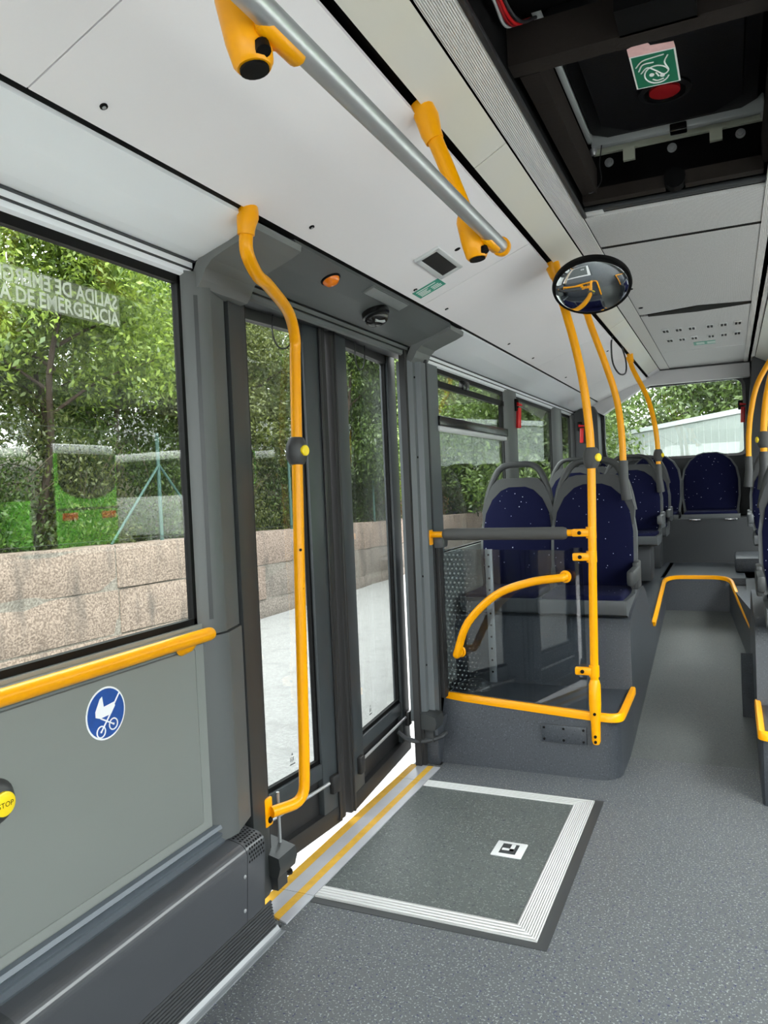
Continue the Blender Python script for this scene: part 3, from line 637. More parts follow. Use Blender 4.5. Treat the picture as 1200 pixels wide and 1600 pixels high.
# loose wires hanging in the bay
tag(O('loose_wire', MB().tube(crom([(-.42, 3.13, 2.70), (-.425, 3.10, 2.62), (-.42, 3.09, 2.55), (-.445, 3.05, 2.50), (-.46, 3.03, 2.49)]), .0022, 6), 'wire_dark'), 'thin loose dark wire dangling at the rear corner of the opened roof bay', 'wire')
for i, (m_, dx) in enumerate((('red_dark', 0), ('red', .012), ('wire_dark', .026), ('bar_pale', -.012))):
    tag(O('cable', MB().tube(crom([(-.47 + dx, 1.45, 2.60), (-.46 + dx, 1.65, 2.55), (-.465 + dx * .6, 1.80, 2.53), (-.475 + dx, 1.95, 2.56), (-.45 + dx, 2.02, 2.60)]), .0045, 7), m_), ['dark red cable in the wiring bundle of the roof bay', 'bright red cable in the wiring bundle of the roof bay', 'black cable in the wiring bundle of the roof bay', 'pale grey cable in the wiring bundle of the roof bay'][i], 'cable', 'wiring bundle in the roof bay')
# hatch instruction sticker hanging from the front beam
st = thing('hatch_sticker', 'green sticker with a hand and turning knob drawing hanging in the roof bay', 'sticker', (-.18, 2.4, 2.58))
A0, ux, uy = Vector((-.165, 2.40, 2.585)), Vector((1, .0, -.03)).normalized(), Vector((-.03, -1, .12)).normalized()
un = ux.cross(uy).normalized()
if un.z > 0: un = -un
def spt(u, v, d=0): return A0 + ux * u + uy * v + un * d
def sq(u0, v0, u1, v1, d, th=.001): return MB().plate([spt(u0, v0, d), spt(u1, v0, d), spt(u1, v1, d), spt(u0, v1, d)], un, th)
O('white_border', sq(-.062, -.088, .062, .072, 0), 'sticker_white', st); O('green_field', sq(-.057, -.083, .057, .067, .001), 'roof_green', st)
O('torn_top', MB().plate([spt(-.062, .072), spt(.062, .072), spt(.06, .10), spt(.0, .105), spt(-.012, .135), spt(-.03, .15), spt(-.048, .14), spt(-.05, .115), spt(-.062, .11)], un, .001), 'sticker_pink', st)
def stroke(pts2, w=.0022): return MB().tube([spt(u, v, .0022) for u, v in pts2], w, 6)
mb = stroke([(.002 + .034 * math.cos(a), -.03 + .042 * math.sin(a)) for a in np.linspace(.35, 5.9, 22)])
for q in ([(-.05, .02), (-.03, .045), (.0, .052), (.03, .056)], [(-.045, .0), (-.03, .028), (.0, .03)], [(-.04, -.012), (-.02, .01), (.0, -.01), (.02, -.035), (.035, -.02), (.028, .02), (.04, .05)], [(-.012, -.05), (.0, -.06), (.018, -.056)], [(.0, -.02), (.006, -.04)]): 
    t = stroke([tuple(p)[:2] for p in crom([(u, v, 0) for u, v in q])]); mb.add(t.v, t.f)
for u, v in ((-.012, -.028), (.016, -.04)):
    t = MB().plate([spt(u + .007 * math.cos(a), v + .008 * math.sin(a), .002) for a in np.linspace(0, 2 * math.pi, 12)[:-1]], un, .001); mb.add(t.v, t.f)
O('hand_drawing', mb, 'text_white', st)

# ================================================================== DOOR LEAVES
def leaf_door(name, p0, p1, st0, st1, seal_at):
    d = struct(name, (p0[0], p0[1], .02)); a = Vector((p0[0], p0[1], 0)); b = Vector((p1[0], p1[1], 0)); L = (b - a).length; u = (b - a).normalized(); nn = Vector((u.y, -u.x, 0))
    if nn.x < 0: nn = -nn
    def bx(u0, u1, z0, z1, n0, n1, bev=0.0):
        return MB().obox(a + u * (u0 + u1) / 2 + nn * (n0 + n1) / 2 + Vector((0, 0, (z0 + z1) / 2)), (u, nn, (0, 0, 1)), ((u1 - u0) / 2, (n1 - n0) / 2, (z1 - z0) / 2), bev)
    O('stile', bx(0, st0, .02, 2.13, -.02, .025, .004), 'door_frame', d); O('stile', bx(L - st1, L, .02, 2.13, -.02, .025, .004), 'door_frame', d)
    O('top_rail', bx(st0, L - st1, 2.035, 2.13, -.02, .018), 'door_black', d)
    O('bottom_rail', bx(st0, L - st1, .235, .295, -.02, .022, .003), 'door_frame', d)
    O('kick_panel', bx(st0, L - st1, .02, .235, -.02, -.002), 'door_black', d)
    O('sill_rail', bx(0, L, .015, .085, -.022, .028, .004), 'door_black', d)
    O('glazing_bead', MB().add(*(lambda t: (t.v, t.f))(bx(st0, L - st1, .285, .312, -.006, .012))).add(*(lambda t: (t.v, t.f))(bx(st0, st0 + .012, .3, 2.04, -.006, .012))).add(*(lambda t: (t.v, t.f))(bx(L - st1 - .012, L - st1, .3, 2.04, -.006, .012))), 'black', d)
    O('pane', bx(st0, L - st1, .295, 2.04, -.003, .003), 'door_glass', d, smooth=False)
    zr = .205
    O('guide_rod', MB().tube([a + u * (st0 * .6) + nn * .03 + Vector((0, 0, zr)), a + u * (L - st1 * .7) + nn * .03 + Vector((0, 0, zr))], .007, 10), 'alu', d)
    O('rod_bracket', bx(st0 * .4, st0 * .4 + .05, zr - .05, zr + .025, .02, .045, .005), 'door_black', d); O('rod_bracket', bx(L - st1 * .6, L - st1 * .6 + .05, zr - .05, zr + .025, .02, .045, .005), 'door_black', d)
    if seal_at == 0: O('edge_seal', bx(-.035, .0, .02, 2.12, -.02, .03, .008), 'rubber', d); O('edge_ridge', bx(-.012, .006, .02, 2.12, .025, .036, .004), 'door_black', d)
    else: O('edge_seal', bx(L, L + .045, .02, 2.12, -.02, .028, .008), 'rubber', d); O('edge_ridge', bx(L - .01, L + .006, .02, 2.12, .025, .034, .003), 'door_black', d)
    # maker's mark etched low on the glass
    def g(uu, z): return a + u * uu + nn * .0036 + Vector((0, 0, z))
    mk = MB(); c = L - st1 - .17 if seal_at else st0 + .16
    for k in range(3): mk.add([g(c - .012 + k * .009, .36), g(c - .008 + k * .009, .36), g(c - .008 + k * .009, .378), g(c - .012 + k * .009, .378)], [(0, 1, 2, 3)])
    mk.add([g(c - .004, .385), g(c + .006, .385), g(c + .001, .396)], [(0, 1, 2)]).add([g(c - .016, .348), g(c + .018, .348), g(c + .018, .352), g(c - .016, .352)], [(0, 1, 2, 3)])
    O('glass_mark', mk, 'rear_grey', d, smooth=False)
    # wiring loop at the head of the door
    m_ = .5 * L + (.06 if seal_at else -.12)
    O('wire_loop', MB().tube(crom([g(m_ - .05, 2.1) + nn * .03, g(m_ - .06, 2.0) + nn * .03, g(m_ - .02, 1.95) + nn * .03, g(m_ + .05, 1.98) + nn * .03, g(m_ + .07, 2.1) + nn * .03]), .003, 6), 'wire_dark', d)
    return d
leaf_door('door_1', (-1.61, 2.16), (-1.548, 2.785), .08, .11, 1)
leaf_door('door_2', (-1.538, 2.89), (-1.608, 3.705), .14, .12, 0)
O('door_header', MB().box((-1.62, 2.05, 2.10), (-1.45, 3.72, 2.16)), 'door_black', wl)
# pivot housings at the foot of the door posts
def pivot(label, y, x, z, s):
    t = thing('door_pivot', label, 'pivot', (x, y, z - .05), 'door pivots')
    O('housing', MB().prism([(x - .05, z), (x + .045, z - .005), (x + .055, z + .03), (x + .05, z + .062), (x - .05, z + .085)], 1, y - .05, y + .06), 'post_grey', t)
    if s > 0:
        O('arm', MB().tube(crom([(x - .145, y - .07, z - .02), (x - .10, y - .07, z - .05), (x - .03, y - .045, z - .065), (x + .05, y + .0, z - .05), (x + .075, y + .04, z - .035)]), .012, 8), 'rear_grey', t)
        O('foot_bracket', MB().box((x - .03, y - .03, z - .07), (x + .03, y + .05, z)), 'rear_grey', t)
    else:
        O('arm', MB().tube(crom([(x + .03, y + .03, z - .01), (x + .02, y + .06, z - .04), (x - .06, y + .065, z - .05)]), .010, 8), 'black', t)
        O('foot_bracket', MB().box((x - .03, y - .03, z - .06), (x + .03, y + .03, z)), 'rear_grey', t)
        O('link_rod', MB().tube([(x + .0, y + .04, z + .05), (x + .0, y + .04, z + .25)], .006, 8), 'alu', t)
pivot('grey door pivot housing at the foot of the far door post', 3.565, -1.415, .19, 1)
pivot('grey door pivot housing beside the heater end by the near door post', 2.19, -1.465, .11, -1)

# ================================================================== HEATER COVER
hc = thing('heater_cover', 'long dark grey heater cover with rounded shoulder along the side panel', 'heater', (-1.40, -.5, 0))
prof = [(-1.452, .352), (-1.43, .352)] + [(p.x, p.y) for p in bend([(-1.43, .350, 0), (-1.358, .335, 0), (-1.372, .10, 0)], .09, 8)]
O('body', MB().sheet(prof, 1, YF, 1.888, -.012), 'heater_grey', hc)
ec = O('end_cap', MB().sheet(prof, 1, 1.891, 1.985, -.012).prism([(x, z) for x, z in prof] + [(-1.47, .10), (-1.47, .352)], 1, 1.98, 1.986), 'heater_grey', hc)
O('joint_line', MB().sheet([(x - .003, z - .003) for x, z in prof], 1, 1.885, 1.893, -.004), 'black', hc)
mb = MB()
sl = [Vector((x, z)) for x, z in prof]
acc = [0]
for i in range(1, len(sl)): acc.append(acc[-1] + (sl[i] - sl[i - 1]).length)
for r_ in range(11):
    d_ = .012 + r_ * .0125
    i = max(k for k in range(len(acc)) if acc[k] <= d_); t = (d_ - acc[i]) / max(1e-6, acc[i + 1] - acc[i]); p = sl[i].lerp(sl[i + 1], t); tg = (sl[i + 1] - sl[i]).normalized(); nm = Vector((-tg.y, tg.x)); nm = nm if (nm.x + nm.y) > 0 else -nm
    for c_ in range(7):
        y = 1.901 + c_ * .0125 + (r_ % 2) * .0065
        if y > 1.980: continue
        c = Vector((p.x, y, p.y)) + Vector((nm.x, 0, nm.y)) * .0006; u_ = Vector((tg.x, 0, tg.y)); v_ = Vector((0, 1, 0))
        mb.add([c + u_ * .0042 * math.cos(a) + v_ * .0042 * math.sin(a) for a in np.linspace(0, 2 * math.pi, 9)[:-1]], [tuple(range(8))])
O('perforation', mb, 'black', ec, kind='stuff')
for z in (.25, .145): O('screw', MB().lathe([(.006, 0), (.006, .003), (.003, .005)], (-1.364 if z > .2 else -1.369, 1.875, z), (1, 0, -.05), 10), 'alu', hc)
O('sleeve_cap', MB().sheet([(x + .004, z + .003) for x, z in prof], 1, .2, 1.07, -.01), 'rib_dark', hc)
mb = MB()
for k in range(9): 
    z = .098 - k * .0095; x = -1.373 + k * .0015; mb.tube([(x, YF, z), (x, 2.02, z)], .0048, 6)
O('ribbed_kick_strip', mb, 'rib_dark', hc)
bs = SO('baseboard_left', MB().sheet([(-1.362, .018), (-1.352, .006), (-1.345, .0015), (-1.332, .001)], 1, YF, 2.03, .005), 'cove_grey')

# ================================================================== GRAB RAILS AND POLES
RP = .019
# yellow rail below the near window
t = thing('grab_rail', 'horizontal yellow grab rail below the near left window', 'rail', (-1.39, .6, .95))
O('tube', MB().tube([(-1.392, -1.6, 1.0), (-1.392, 1.80, 1.0), (-1.392, 1.812, 1.0), (-1.392, 1.819, 1.0)], [.0195, .0195, .017, .010], 16), 'yellow', t)
for y in (1.74, .4): O('bracket', MB().tube([(-1.40, y, .992), (-1.415, y, .976), (-1.445, y, .972)], [.014, .016, .026], 14), 'yellow', t)
# S-shaped yellow pole at the near door post
t = thing('door_pole', 'tall S-bent yellow grab pole with a stop button at the near side of the door', 'pole', (-1.38, 2.3, .28))
pth = crom([(-1.207, 1.816, 2.135), (-1.215, 1.827, 2.077), (-1.25, 1.928, 2.044), (-1.28, 2.036, 2.040), (-1.34, 2.244, 2.010), (-1.372, 2.335, 1.945), (-1.38, 2.345, 1.873), (-1.38, 2.338, 1.75)], 6) + [Vector((-1.38, 2.305, 1.1)), Vector((-1.38, 2.28, .50))] + bend([(-1.38, 2.275, .45), (-1.38, 2.268, .325), (-1.44, 2.15, .325)], .06)[1:]
O('tube', MB().tube(pth, .0195, 16), 'yellow', t)
O('top_socket', MB().tube(crom([(-1.203, 1.828, 2.200), (-1.203, 1.822, 2.175), (-1.205, 1.816, 2.15), (-1.208, 1.816, 2.122)], 4), [.027, .028, .029, .030, .031, .030, .029, .028, .027, .026, .025, .0245, .024], 16), 'yellow', t)
O('wall_plate', MB().box((-1.462, 2.128, .275), (-1.448, 2.172, .372), .006), 'yellow', t); O('plate_bolt', MB().lathe([(.011, 0), (.011, .004), (.006, .008)], (-1.448, 2.15, .298), (1, 0, 0), 12), 'black', t)
def stop_button(parent, c, tan, face, mat='socket_grey', s=1.0, axial=None):
    c = Vector(c); tan = Vector(tan).normalized(); face = Vector(face).normalized()
    b_ = O('stop_button', MB().lathe([(.0205 * s, -.048), (.026 * s, -.046), (.036 * s, -.025), (.038 * s, -.012), (.038 * s, .012), (.036 * s, .025), (.026 * s, .046), (.0205 * s, .048)], c, tan, 20), mat, parent)
    O('button_cap', MB().lathe([(.019 * s, .030 * s), (.019 * s, .041 * s), (.016 * s, .044 * s)], c, face, 18), 'stop_yellow', b_)
    return b_
stop_button(t, (-1.38, 2.325, 1.545), (0, .04, 1), (.97, -.15, .0))
for z in (1.20, 1.065): O('tube_screw', MB().lathe([(.005, .018), (.005, .021)], (-1.38, 2.308, z), (.75, -.65, 0), 8), 'black', t)
# silver ceiling rail with yellow hangers
RX, RZ = -.556, 2.052
t = thing('ceiling_rail', 'silver ceiling hand rail hung from yellow brackets', 'rail', (RX, .8, 2.0))
O('tube', MB().tube([(RX, -1.6, RZ), (RX, 2.085, RZ)], .0195, 18), 'alu', t)
for y in (.955, 2.0, -.9):
    h = O('hanger', MB().tube(crom([(-.712, y - .075, 2.40), (-.700, y - .07, 2.36), (-.665, y - .055, 2.26), (-.625, y - .035, 2.14), (-.610, y - .03, 2.085)]), .021, 14), 'yellow', t)
    O('socket', MB().tube([(-.716, y - .08, 2.41), (-.700, y - .07, 2.37), (-.692, y - .066, 2.33), (-.684, y - .064, 2.31)], [.030, .032, .028, .025], 14), 'yellow', h)
    O('clamp_body', MB().tube([(-.618, y - .033, 2.115), (-.613, y - .031, 2.10), (-.600, y - .025, 2.04), (-.594, y - .022, 2.005), (-.593, y - .022, 1.998)], [.024, .031, .033, .029, .024], 16), 'yellow', h)
    O('clamp_saddle', MB().tube([(RX - .007, y - .05, RZ - .010), (RX - .006, y - .04, RZ - .011), (RX - .006, y + .045, RZ - .011), (RX - .007, y + .055, RZ - .010)], [.010, .0165, .0165, .010], 14).tube([(-.60, y - .02, 2.045), (RX - .01, y, RZ - .008)], .017, 12), 'yellow', h)
    O('end_plug', MB().lathe([(.021, 0), (.021, .004)], (-.5932, y - .022, 1.998), (.15, .05, -1), 18), 'black', h); O('clamp_bolt', MB().lathe([(.011, 0), (.011, .014)], (-.572, y - .035, 2.02), (.4, -.2, -1), 12), 'black', h)
O('end_ring', MB().tube([(RX, 2.078, RZ), (RX, 2.092, RZ), (RX, 2.10, RZ)], [.026, .026, .015], 18), 'yellow', t)

# seat pole with clamps beside the partition
t = thing('partition_pole', 'yellow floor-to-ceiling pole with clamps at the glass partition', 'pole', (-.59, 3.60, .15))
O('tube', MB().tube(crom([(-.71, 3.56, 2.385), (-.69, 3.565, 2.28), (-.635, 3.58, 2.05), (-.60, 3.59, 1.85), (-.582, 3.60, 1.65), (-.577, 3.603, 1.5)]) + [Vector((-.590, 3.60, .9)), Vector((-.598, 3.60, .43))], RP, 16), 'yellow', t)
O('top_socket', MB().tube([(-.716, 3.558, 2.40), (-.708, 3.56, 2.37), (-.700, 3.562, 2.33)], [.034, .032, .024], 14), 'yellow', t)
O('foot_socket', MB().tube([(-.597, 3.60, .47), (-.597, 3.598, .45), (-.597, 3.59, .36), (-.596, 3.585, .27), (-.596, 3.583, .19), (-.596, 3.583, .175)], [.021, .027, .028, .022, .02, .014], 14), 'yellow', t)
for z in (.32, .215, .19): O('foot_screw', MB().lathe([(.007, .02), (.007, .027)], (-.596, 3.585, z), (0, -1, 0), 10), 'black', t)
for z in (1.157, 1.045, .512):
    x = -.587 - (1.3 - z) * .013
    c_ = O('clamp', MB().tube([(x, 3.60, z - .026), (x, 3.60, z + .026)], .024, 14).box((x - .085, 3.578, z - .018), (x - .005, 3.604, z + .018), .006), 'yellow', t); O('clamp_bolt', MB().lathe([(.009, 0), (.009, .005)], (x - .05, 3.578, z), (0, -1, 0), 12), 'black', c_)
stop_button(t, (-.576, 3.603, 1.50), (0, 0, 1), (.88, -.46, 0), 'pad_grey')
# second and third poles, rising from seat frames
def seat_pole(label, x0, y0, z0, ytop, stop=False, side=1):
    f = (lambda p: p) if side > 0 else (lambda p: (mx(p[0]), p[1], p[2]))
    t = thing('seat_pole', label, 'pole', f((x0, y0, z0)))
    O('tube', MB().tube([Vector(f(p)) for p in crom([(-.71, ytop, 2.385), (-.69, ytop, 2.28), (x0 - .075, (ytop + y0) / 2, 2.05), (x0 - .025, y0, 1.85), (x0 - .004, y0, 1.66), (x0, y0, z0 + .06)])], RP, 14), 'yellow', t)
    O('seat_socket', MB().tube([f((x0, y0, z0 + .10)), f((x0, y0, z0 + .0)), f((x0 + .01, y0 + .02, z0 - .12))], [.025, .026, .03], 14), 'socket_grey', t)
    O('top_socket', MB().tube([f((-.716, ytop, 2.40)), f((-.700, ytop, 2.33))], [.033, .024], 14), 'yellow', t)
    if stop: stop_button(t, f((x0 - .001, y0, z0 + .17)), (0, 0, 1), (side, -.3, 0), 'pad_grey', .95)
    return t
seat_pole('curved yellow pole rising from the corner of the first aisle seat', -.545, 4.50, 1.40, 4.42)
seat_pole('curved yellow pole with button farthest back on the left, before the rear window', -.512, 6.45, 1.40, 6.5, True)
seat_pole('near curved yellow pole with round button at the right aisle seats', -.545, 5.0, 1.42, 5.0, True, -1)
seat_pole('rearmost curved yellow pole on the right side of the aisle', -.49, 6.2, 1.42, 6.2, False, -1)

# ================================================================== PARTITION BESIDE THE DOOR
t = thing('glass_partition', 'smoked glass partition with fading printed dots between door and seats', 'partition', (-.99, 3.68, .31))
mb = MB(); g0, g1 = Vector((-1.385, 3.755, 0)), Vector((-.635, 3.612, 0))
up_ = [(0, .325), (1, .325), (1, 1.085), (.93, 1.085), (.90, 1.072), (0, 1.072)]
pts3 = [g0.lerp(g1, s_) + Vector((0, 0, z)) for s_, z in up_]
O('glass', MB().plate(pts3, (.19, .98, 0), .006), 'tinted_glass', t, smooth=False)
O('edge_profile', MB().box((-1.40, 3.70, .30), (-1.375, 3.765, 1.12), .004), 'rubber', t)
O('corner_block', MB().box((-1.43, 3.69, 1.08), (-1.35, 3.78, 1.15), .015), 'seat_side', t)
t = thing('padded_bar', 'grey padded horizontal bar with yellow ends above the glass partition', 'bar', (-1.0, 3.63, 1.13))
O('pad', MB().tube([(-1.335, 3.652, 1.155), (-1.325, 3.652, 1.155), (-1.31, 3.65, 1.155), (-.72, 3.605, 1.155), (-.705, 3.604, 1.155), (-.695, 3.604, 1.155)], [.014, .026, .030, .030, .026, .014], 18), 'pad_grey', t)
O('end_tube', MB().tube([(-1.40, 3.657, 1.155), (-1.32, 3.651, 1.155)], .016, 12), 'yellow', t); O('end_tube', MB().tube([(-.71, 3.604, 1.156), (-.665, 3.60, 1.157)], .016, 12), 'yellow', t)
O('end_flange', MB().box((-1.412, 3.63, 1.10), (-1.398, 3.685, 1.18), .006), 'yellow', t)
t = thing('curved_handle', 'curved yellow handle arching across the face of the glass partition', 'handle', (-1.0, 3.58, .53))
O('tube', MB().tube(crom([(-1.285, 3.70, .545), (-1.285, 3.66, .545), (-1.275, 3.635, .56), (-1.20, 3.60, .72), (-1.05, 3.585, .86), (-.88, 3.575, .925), (-.735, 3.57, .948), (-.718, 3.585, .95), (-.715, 3.62, .95)], 6), .0195, 14), 'yellow', t)
for p in ((-1.285, 3.722, .545), (-.715, 3.615, .95)): O('flange', MB().lathe([(.028, 0), (.030, .006), (.026, .014)], p, (-.19, -.98, 0), 18), 'yellow', t)
mb = MB().box((-1.245, 4.07, .30), (-1.205, 4.085, 1.04), .002); mb.cur = 1
for k in range(11): mb.lathe([(.006, 0), (.006, .002)], (-1.225, 4.07, .36 + k * .065), (0, -1, 0), 8)
tag(O('mounting_strip', mb, ['strip_metal', 'black']), 'upright perforated metal strip behind the glass partition', 'strip')
tag(O('low_dome', MB().lathe([(.085, 0), (.08, .02), (.05, .045), (.02, .052)], (-1.28, 3.93, .30), (0, 0, 1), 24), 'rear_grey'), 'low round grey dome on the podium ledge behind the glass partition', 'vent')  # plain low dome standing in for a round object of unknown use

# ================================================================== MIRROR
t = thing('convex_mirror', 'round convex mirror with black rim at the head of the partition pole', 'mirror', (-.52, 3.42, 2.08))
c = Vector((-.517, 3.40, 2.230)); nv = Vector((.06, -.50, -.865)).normalized(); Rm = .158
prof = [(Rm, -.012), (Rm * 1.0, .006)] + [(Rm * .985 * math.cos(a), .006 + .026 * math.sin(a)) for a in np.linspace(.0, math.pi / 2, 14)]
O('glass', MB().lathe(prof, c, nv, 56), 'mirror_face', t)
O('rim', MB().lathe([(Rm - .004, -.02), (Rm + .006, -.016), (Rm + .009, 0), (Rm + .006, .010), (Rm - .003, .012)], c, nv, 56), 'black', t)
O('backing', MB().lathe([(.02, -.06), (Rm * .6, -.05), (Rm, -.015)], c, nv, 40), 'black', t)
O('arm', MB().tube([c - nv * .05, (-.60, 3.50, 2.33), (-.685, 3.56, 2.34)], .010, 10), 'wire_dark', t)

# ================================================================== SMALL FIXTURES
# items on the grey door fascia
def onfas(x, y, off=0.0):
    for (xa, za), (xb, zb) in zip(VAL[:-1], VAL[1:]):
        if xa < xb and xa <= x <= xb:
            z = za + (x - xa) / (xb - xa) * (zb - za); d = Vector((xb - xa, zb - za)).normalized(); n_ = Vector((d.y, -d.x)); return Vector((x + n_.x * off, y, z - .002 + n_.y * off)), Vector((n_.x, 0, n_.y))
p, nv = onfas(-1.272, 2.433)
t = thing('warning_lamp', 'small round amber warning lamp on the grey fascia above the door', 'lamp', p + nv * .03)
O('lens', MB().lathe([(.033, 0), (.030, .012), (.02, .022), (.006, .026)], p, nv, 24), 'amber_lens', t); O('ring', MB().lathe([(.037, 0), (.037, .004), (.033, .006)], p, nv, 24), 'black', t)
p, nv = onfas(-1.24, 2.85)
t = thing('door_lamp', 'slim grey lens lamp on the fascia above the door', 'lamp', p + nv * .02)
tx = Vector((nv.z, 0, -nv.x))
O('lens', MB().obox(p + nv * .003, (tx, (0, 1, 0), nv), (.022, .17, .005), .003), 'lamp_grey', t); O('frame', MB().obox(p + nv * .001, (tx, (0, 1, 0), nv), (.027, .18, .004), .002), 'fascia_grey', t)
p, nv = onfas(-1.318, 2.90)
t = thing('dome_camera', 'small black dome camera on the fascia above the door', 'camera', p + nv * .06)
O('base', MB().lathe([(.056, 0), (.058, .006), (.058, .022), (.050, .026), (.052, .03), (.050, .040), (.036, .056), (.012, .062)], p, nv, 28), 'black_gloss', t)
O('lens_cover', MB().obox(p + nv * .050 + Vector((.015, -.02, 0)), (Vector((.6, .8, 0)), Vector((-.8, .6, 0)), nv), (.022, .010, .006), .002), 'bar_pale', t)
# speaker grille and sticker on the sloping panel
snv = Vector((sn.x, 0, sn.y)); sux = Vector((s1.x - s0.x, 0, s1.y - s0.y)).normalized()
c = onslope(-1.005, 2.835)
t = thing('ceiling_grille', 'dark rectangular grille in a pale bezel on the white ceiling panel', 'grille', c + snv * .02)
for a_, b_, hu, hv in ((-.043, 0, .009, .142), (.043, 0, .009, .142), (0, -.133, .05, .010), (0, .133, .05, .010)): O('bezel', MB().obox(c + sux * a_ + Vector((0, b_, 0)) + snv * .005, (sux, (0, 1, 0), snv), (hu, hv, .006), .003), 'bezel', t)
O('grille_face', MB().obox(c + snv * .002, (sux, (0, 1, 0), snv), (.036, .125, .003)), 'dark_vent', t)
c = onslope(-1.118, 3.018)
t = thing('notice_sticker', 'small turquoise printed notice on the ceiling panel above the door', 'sticker', c + snv * .003)
O('sheet', MB().obox(c, (sux, (0, 1, 0), snv), (.062, .048, .0012)), 'sticker_green', t)
mb = MB()
for k, (a0_, a1_, v_) in enumerate(((-.05, -.005, .030), (-.05, .0, .016), (-.05, -.012, .002), (-.05, -.002, -.012), (.01, .05, .028), (.01, .052, .012), (.01, .046, -.004), (-.05, .04, -.030))):
    mb.obox(c + snv * .0015 + sux * (a0_ + a1_) / 2 + Vector((0, v_, 0)), (sux, (0, 1, 0), snv), ((a1_ - a0_) / 2, .0032, .0004))
O('print_line', mb, 'text_white', t)
t = thing('vent_sticker', 'small turquoise notice below the row of ceiling vents', 'sticker', (-.15, 6.7, 2.455))
O('sheet', MB().box((-.235, 6.64, 2.457), (-.075, 6.79, 2.4598)), 'sticker_green', t)
for k in range(4): O('print_line', MB().box((-.215 + (k % 2) * .08, 6.67 + (k // 2) * .055, 2.456), (-.155 + (k % 2) * .08, 6.69 + (k // 2) * .055, 2.4575)), 'text_white', t)
# stroller sign
sx_, sy_, sz_ = -1.4405, 1.437, .868
t = thing('stroller_sign', 'round blue sticker with a white baby carriage on the side panel', 'sign', (sx_, sy_, sz_ - .07))
def disc(r, x, n=40): return MB().plate([(x, sy_ + r * math.cos(a), sz_ + r * math.sin(a)) for a in np.linspace(0, 2 * math.pi, n + 1)[:-1]], (1, 0, 0), .0008)
O('white_rim', disc(.066, sx_ - .0012), 'stroller_white', t); O('blue_disc', disc(.0615, sx_ - .0004), 'sign_blue', t)
def Q(pts): return [(sx_ + .0006, sy_ + a, sz_ + b) for a, b in pts]
mb = MB().plate(Q([(-.036, .012), (-.020, .040), (-.012, .045), (-.008, .018), (.028, .022), (.030, .012), (.015, -.006), (-.022, -.008), (-.036, -.002)]), (1, 0, 0), .0008)
for q in ([(.028, .018), (.046, .040)], [(-.020, -.008), (.022, -.033)], [(.012, -.006), (-.020, -.042)]): mb.tube(Q(q), .0022, 6)
for a, b in ((-.020, -.042), (.022, -.033)): mb.tube(Q([(a + .014 * math.cos(k), b + .014 * math.sin(k)) for k in np.linspace(0, 2 * math.pi, 18)]), .0018, 6); mb.lathe([(.003, 0), (.003, .001)], Q([(a, b)])[0], (1, 0, 0), 8)
O('carriage', mb, 'stroller_white', t)
# stop button on the side panel
t = thing('wall_stop_button', 'round yellow STOP button in a dark housing on the side panel', 'button', (-1.44, 1.105, .72))
O('housing', MB().lathe([(.050, 0), (.050, .008), (.042, .020), (.034, .026)], (-1.4425, 1.105, .772), (1, 0, 0), 28), 'socket_grey', t)
O('button_cap', MB().lathe([(.026, .02), (.026, .032), (.022, .034)], (-1.4425, 1.112, .770), (1, 0, 0), 24), 'stop_yellow', t)
O('lettering', text_mb('STOP', .016, (-1.4080, 1.112, .764), (0, 1, 0), (0, 0, 1), 'CENTER'), 'black', t)
# emergency exit decal on the near window
t = thing('exit_decal', 'two-line emergency exit lettering on a translucent film on the near window', 'decal', (-1.470, 1.1, 1.85))
O('film', MB().plate([(-1.4715, .52, 1.858), (-1.4715, 1.592, 1.858), (-1.4715, 1.592, 1.944), (-1.4715, .52, 1.944)], (1, 0, 0), .0006), 'decal_film', t)
O('lettering', text_mb('SALIDA DE EMERGENCIA', .050, (-1.4703, 1.585, 1.906), (0, -.86, 0), (0, 0, 1), 'LEFT', .0012), 'decal_letter', t)
O('lettering', text_mb('SAIDA DE EMERGENCIA', .050, (-1.4703, 1.588, 1.864), (0, .86, 0), (0, 0, 1), 'RIGHT', .0012), 'decal_letter', t)
# emergency hammers
def hammer(label, x, y, z, ux, wall):
    ux = Vector(ux); n_ = Vector(wall); t = thing('emergency_hammer', label, 'hammer', Vector((x, y, z - .10)), 'emergency hammers'); c = Vector((x, y, z))
    O('holder', MB().obox(c + Vector((0, 0, .055)) - ux * .012, (ux, n_, (0, 0, 1)), (.022, .018, .045), .006), 'black', t)
    O('handle', MB().obox(c + Vector((0, 0, -.04)) + ux * .006 + n_ * .012, (ux, n_, Vector((.05, 0, 1)).normalized()), (.019, .012, .075), .006), 'red', t)
    O('hammer_head', MB().tube([c + Vector((0, 0, .06)) + ux * -.02 + n_ * .02, c + Vector((0, 0, .055)) + ux * .035 + n_ * .02], [.014, .008], 10), 'red', t); return t
hammer('red emergency hammer on the pillar between the left side windows', -1.425, 5.60, 1.92, (.35, .94, 0), (.94, -.35, 0))
hammer('red emergency hammer in the dark corner left of the rear window', -1.36, YR - .27, 1.89, (1, 0, 0), (0, -1, 0))
hammer('red emergency hammer at the right edge of the rear window', .125, YR - .06, 2.0, (1, 0, 0), (0, -1, 0))
# hanging cable loop by the light seam
tag(O('cable_loop', MB().tube(crom([(-.725, 5.60, 2.40), (-.735, 5.62, 2.33), (-.735, 5.68, 2.22), (-.715, 5.85, 2.165), (-.70, 6.1, 2.20), (-.705, 6.2, 2.30), (-.72, 6.1, 2.40)]), .006, 8), 'wire_dark'), 'dark cable loop drooping from the ceiling seam above the rear seats', 'cable')

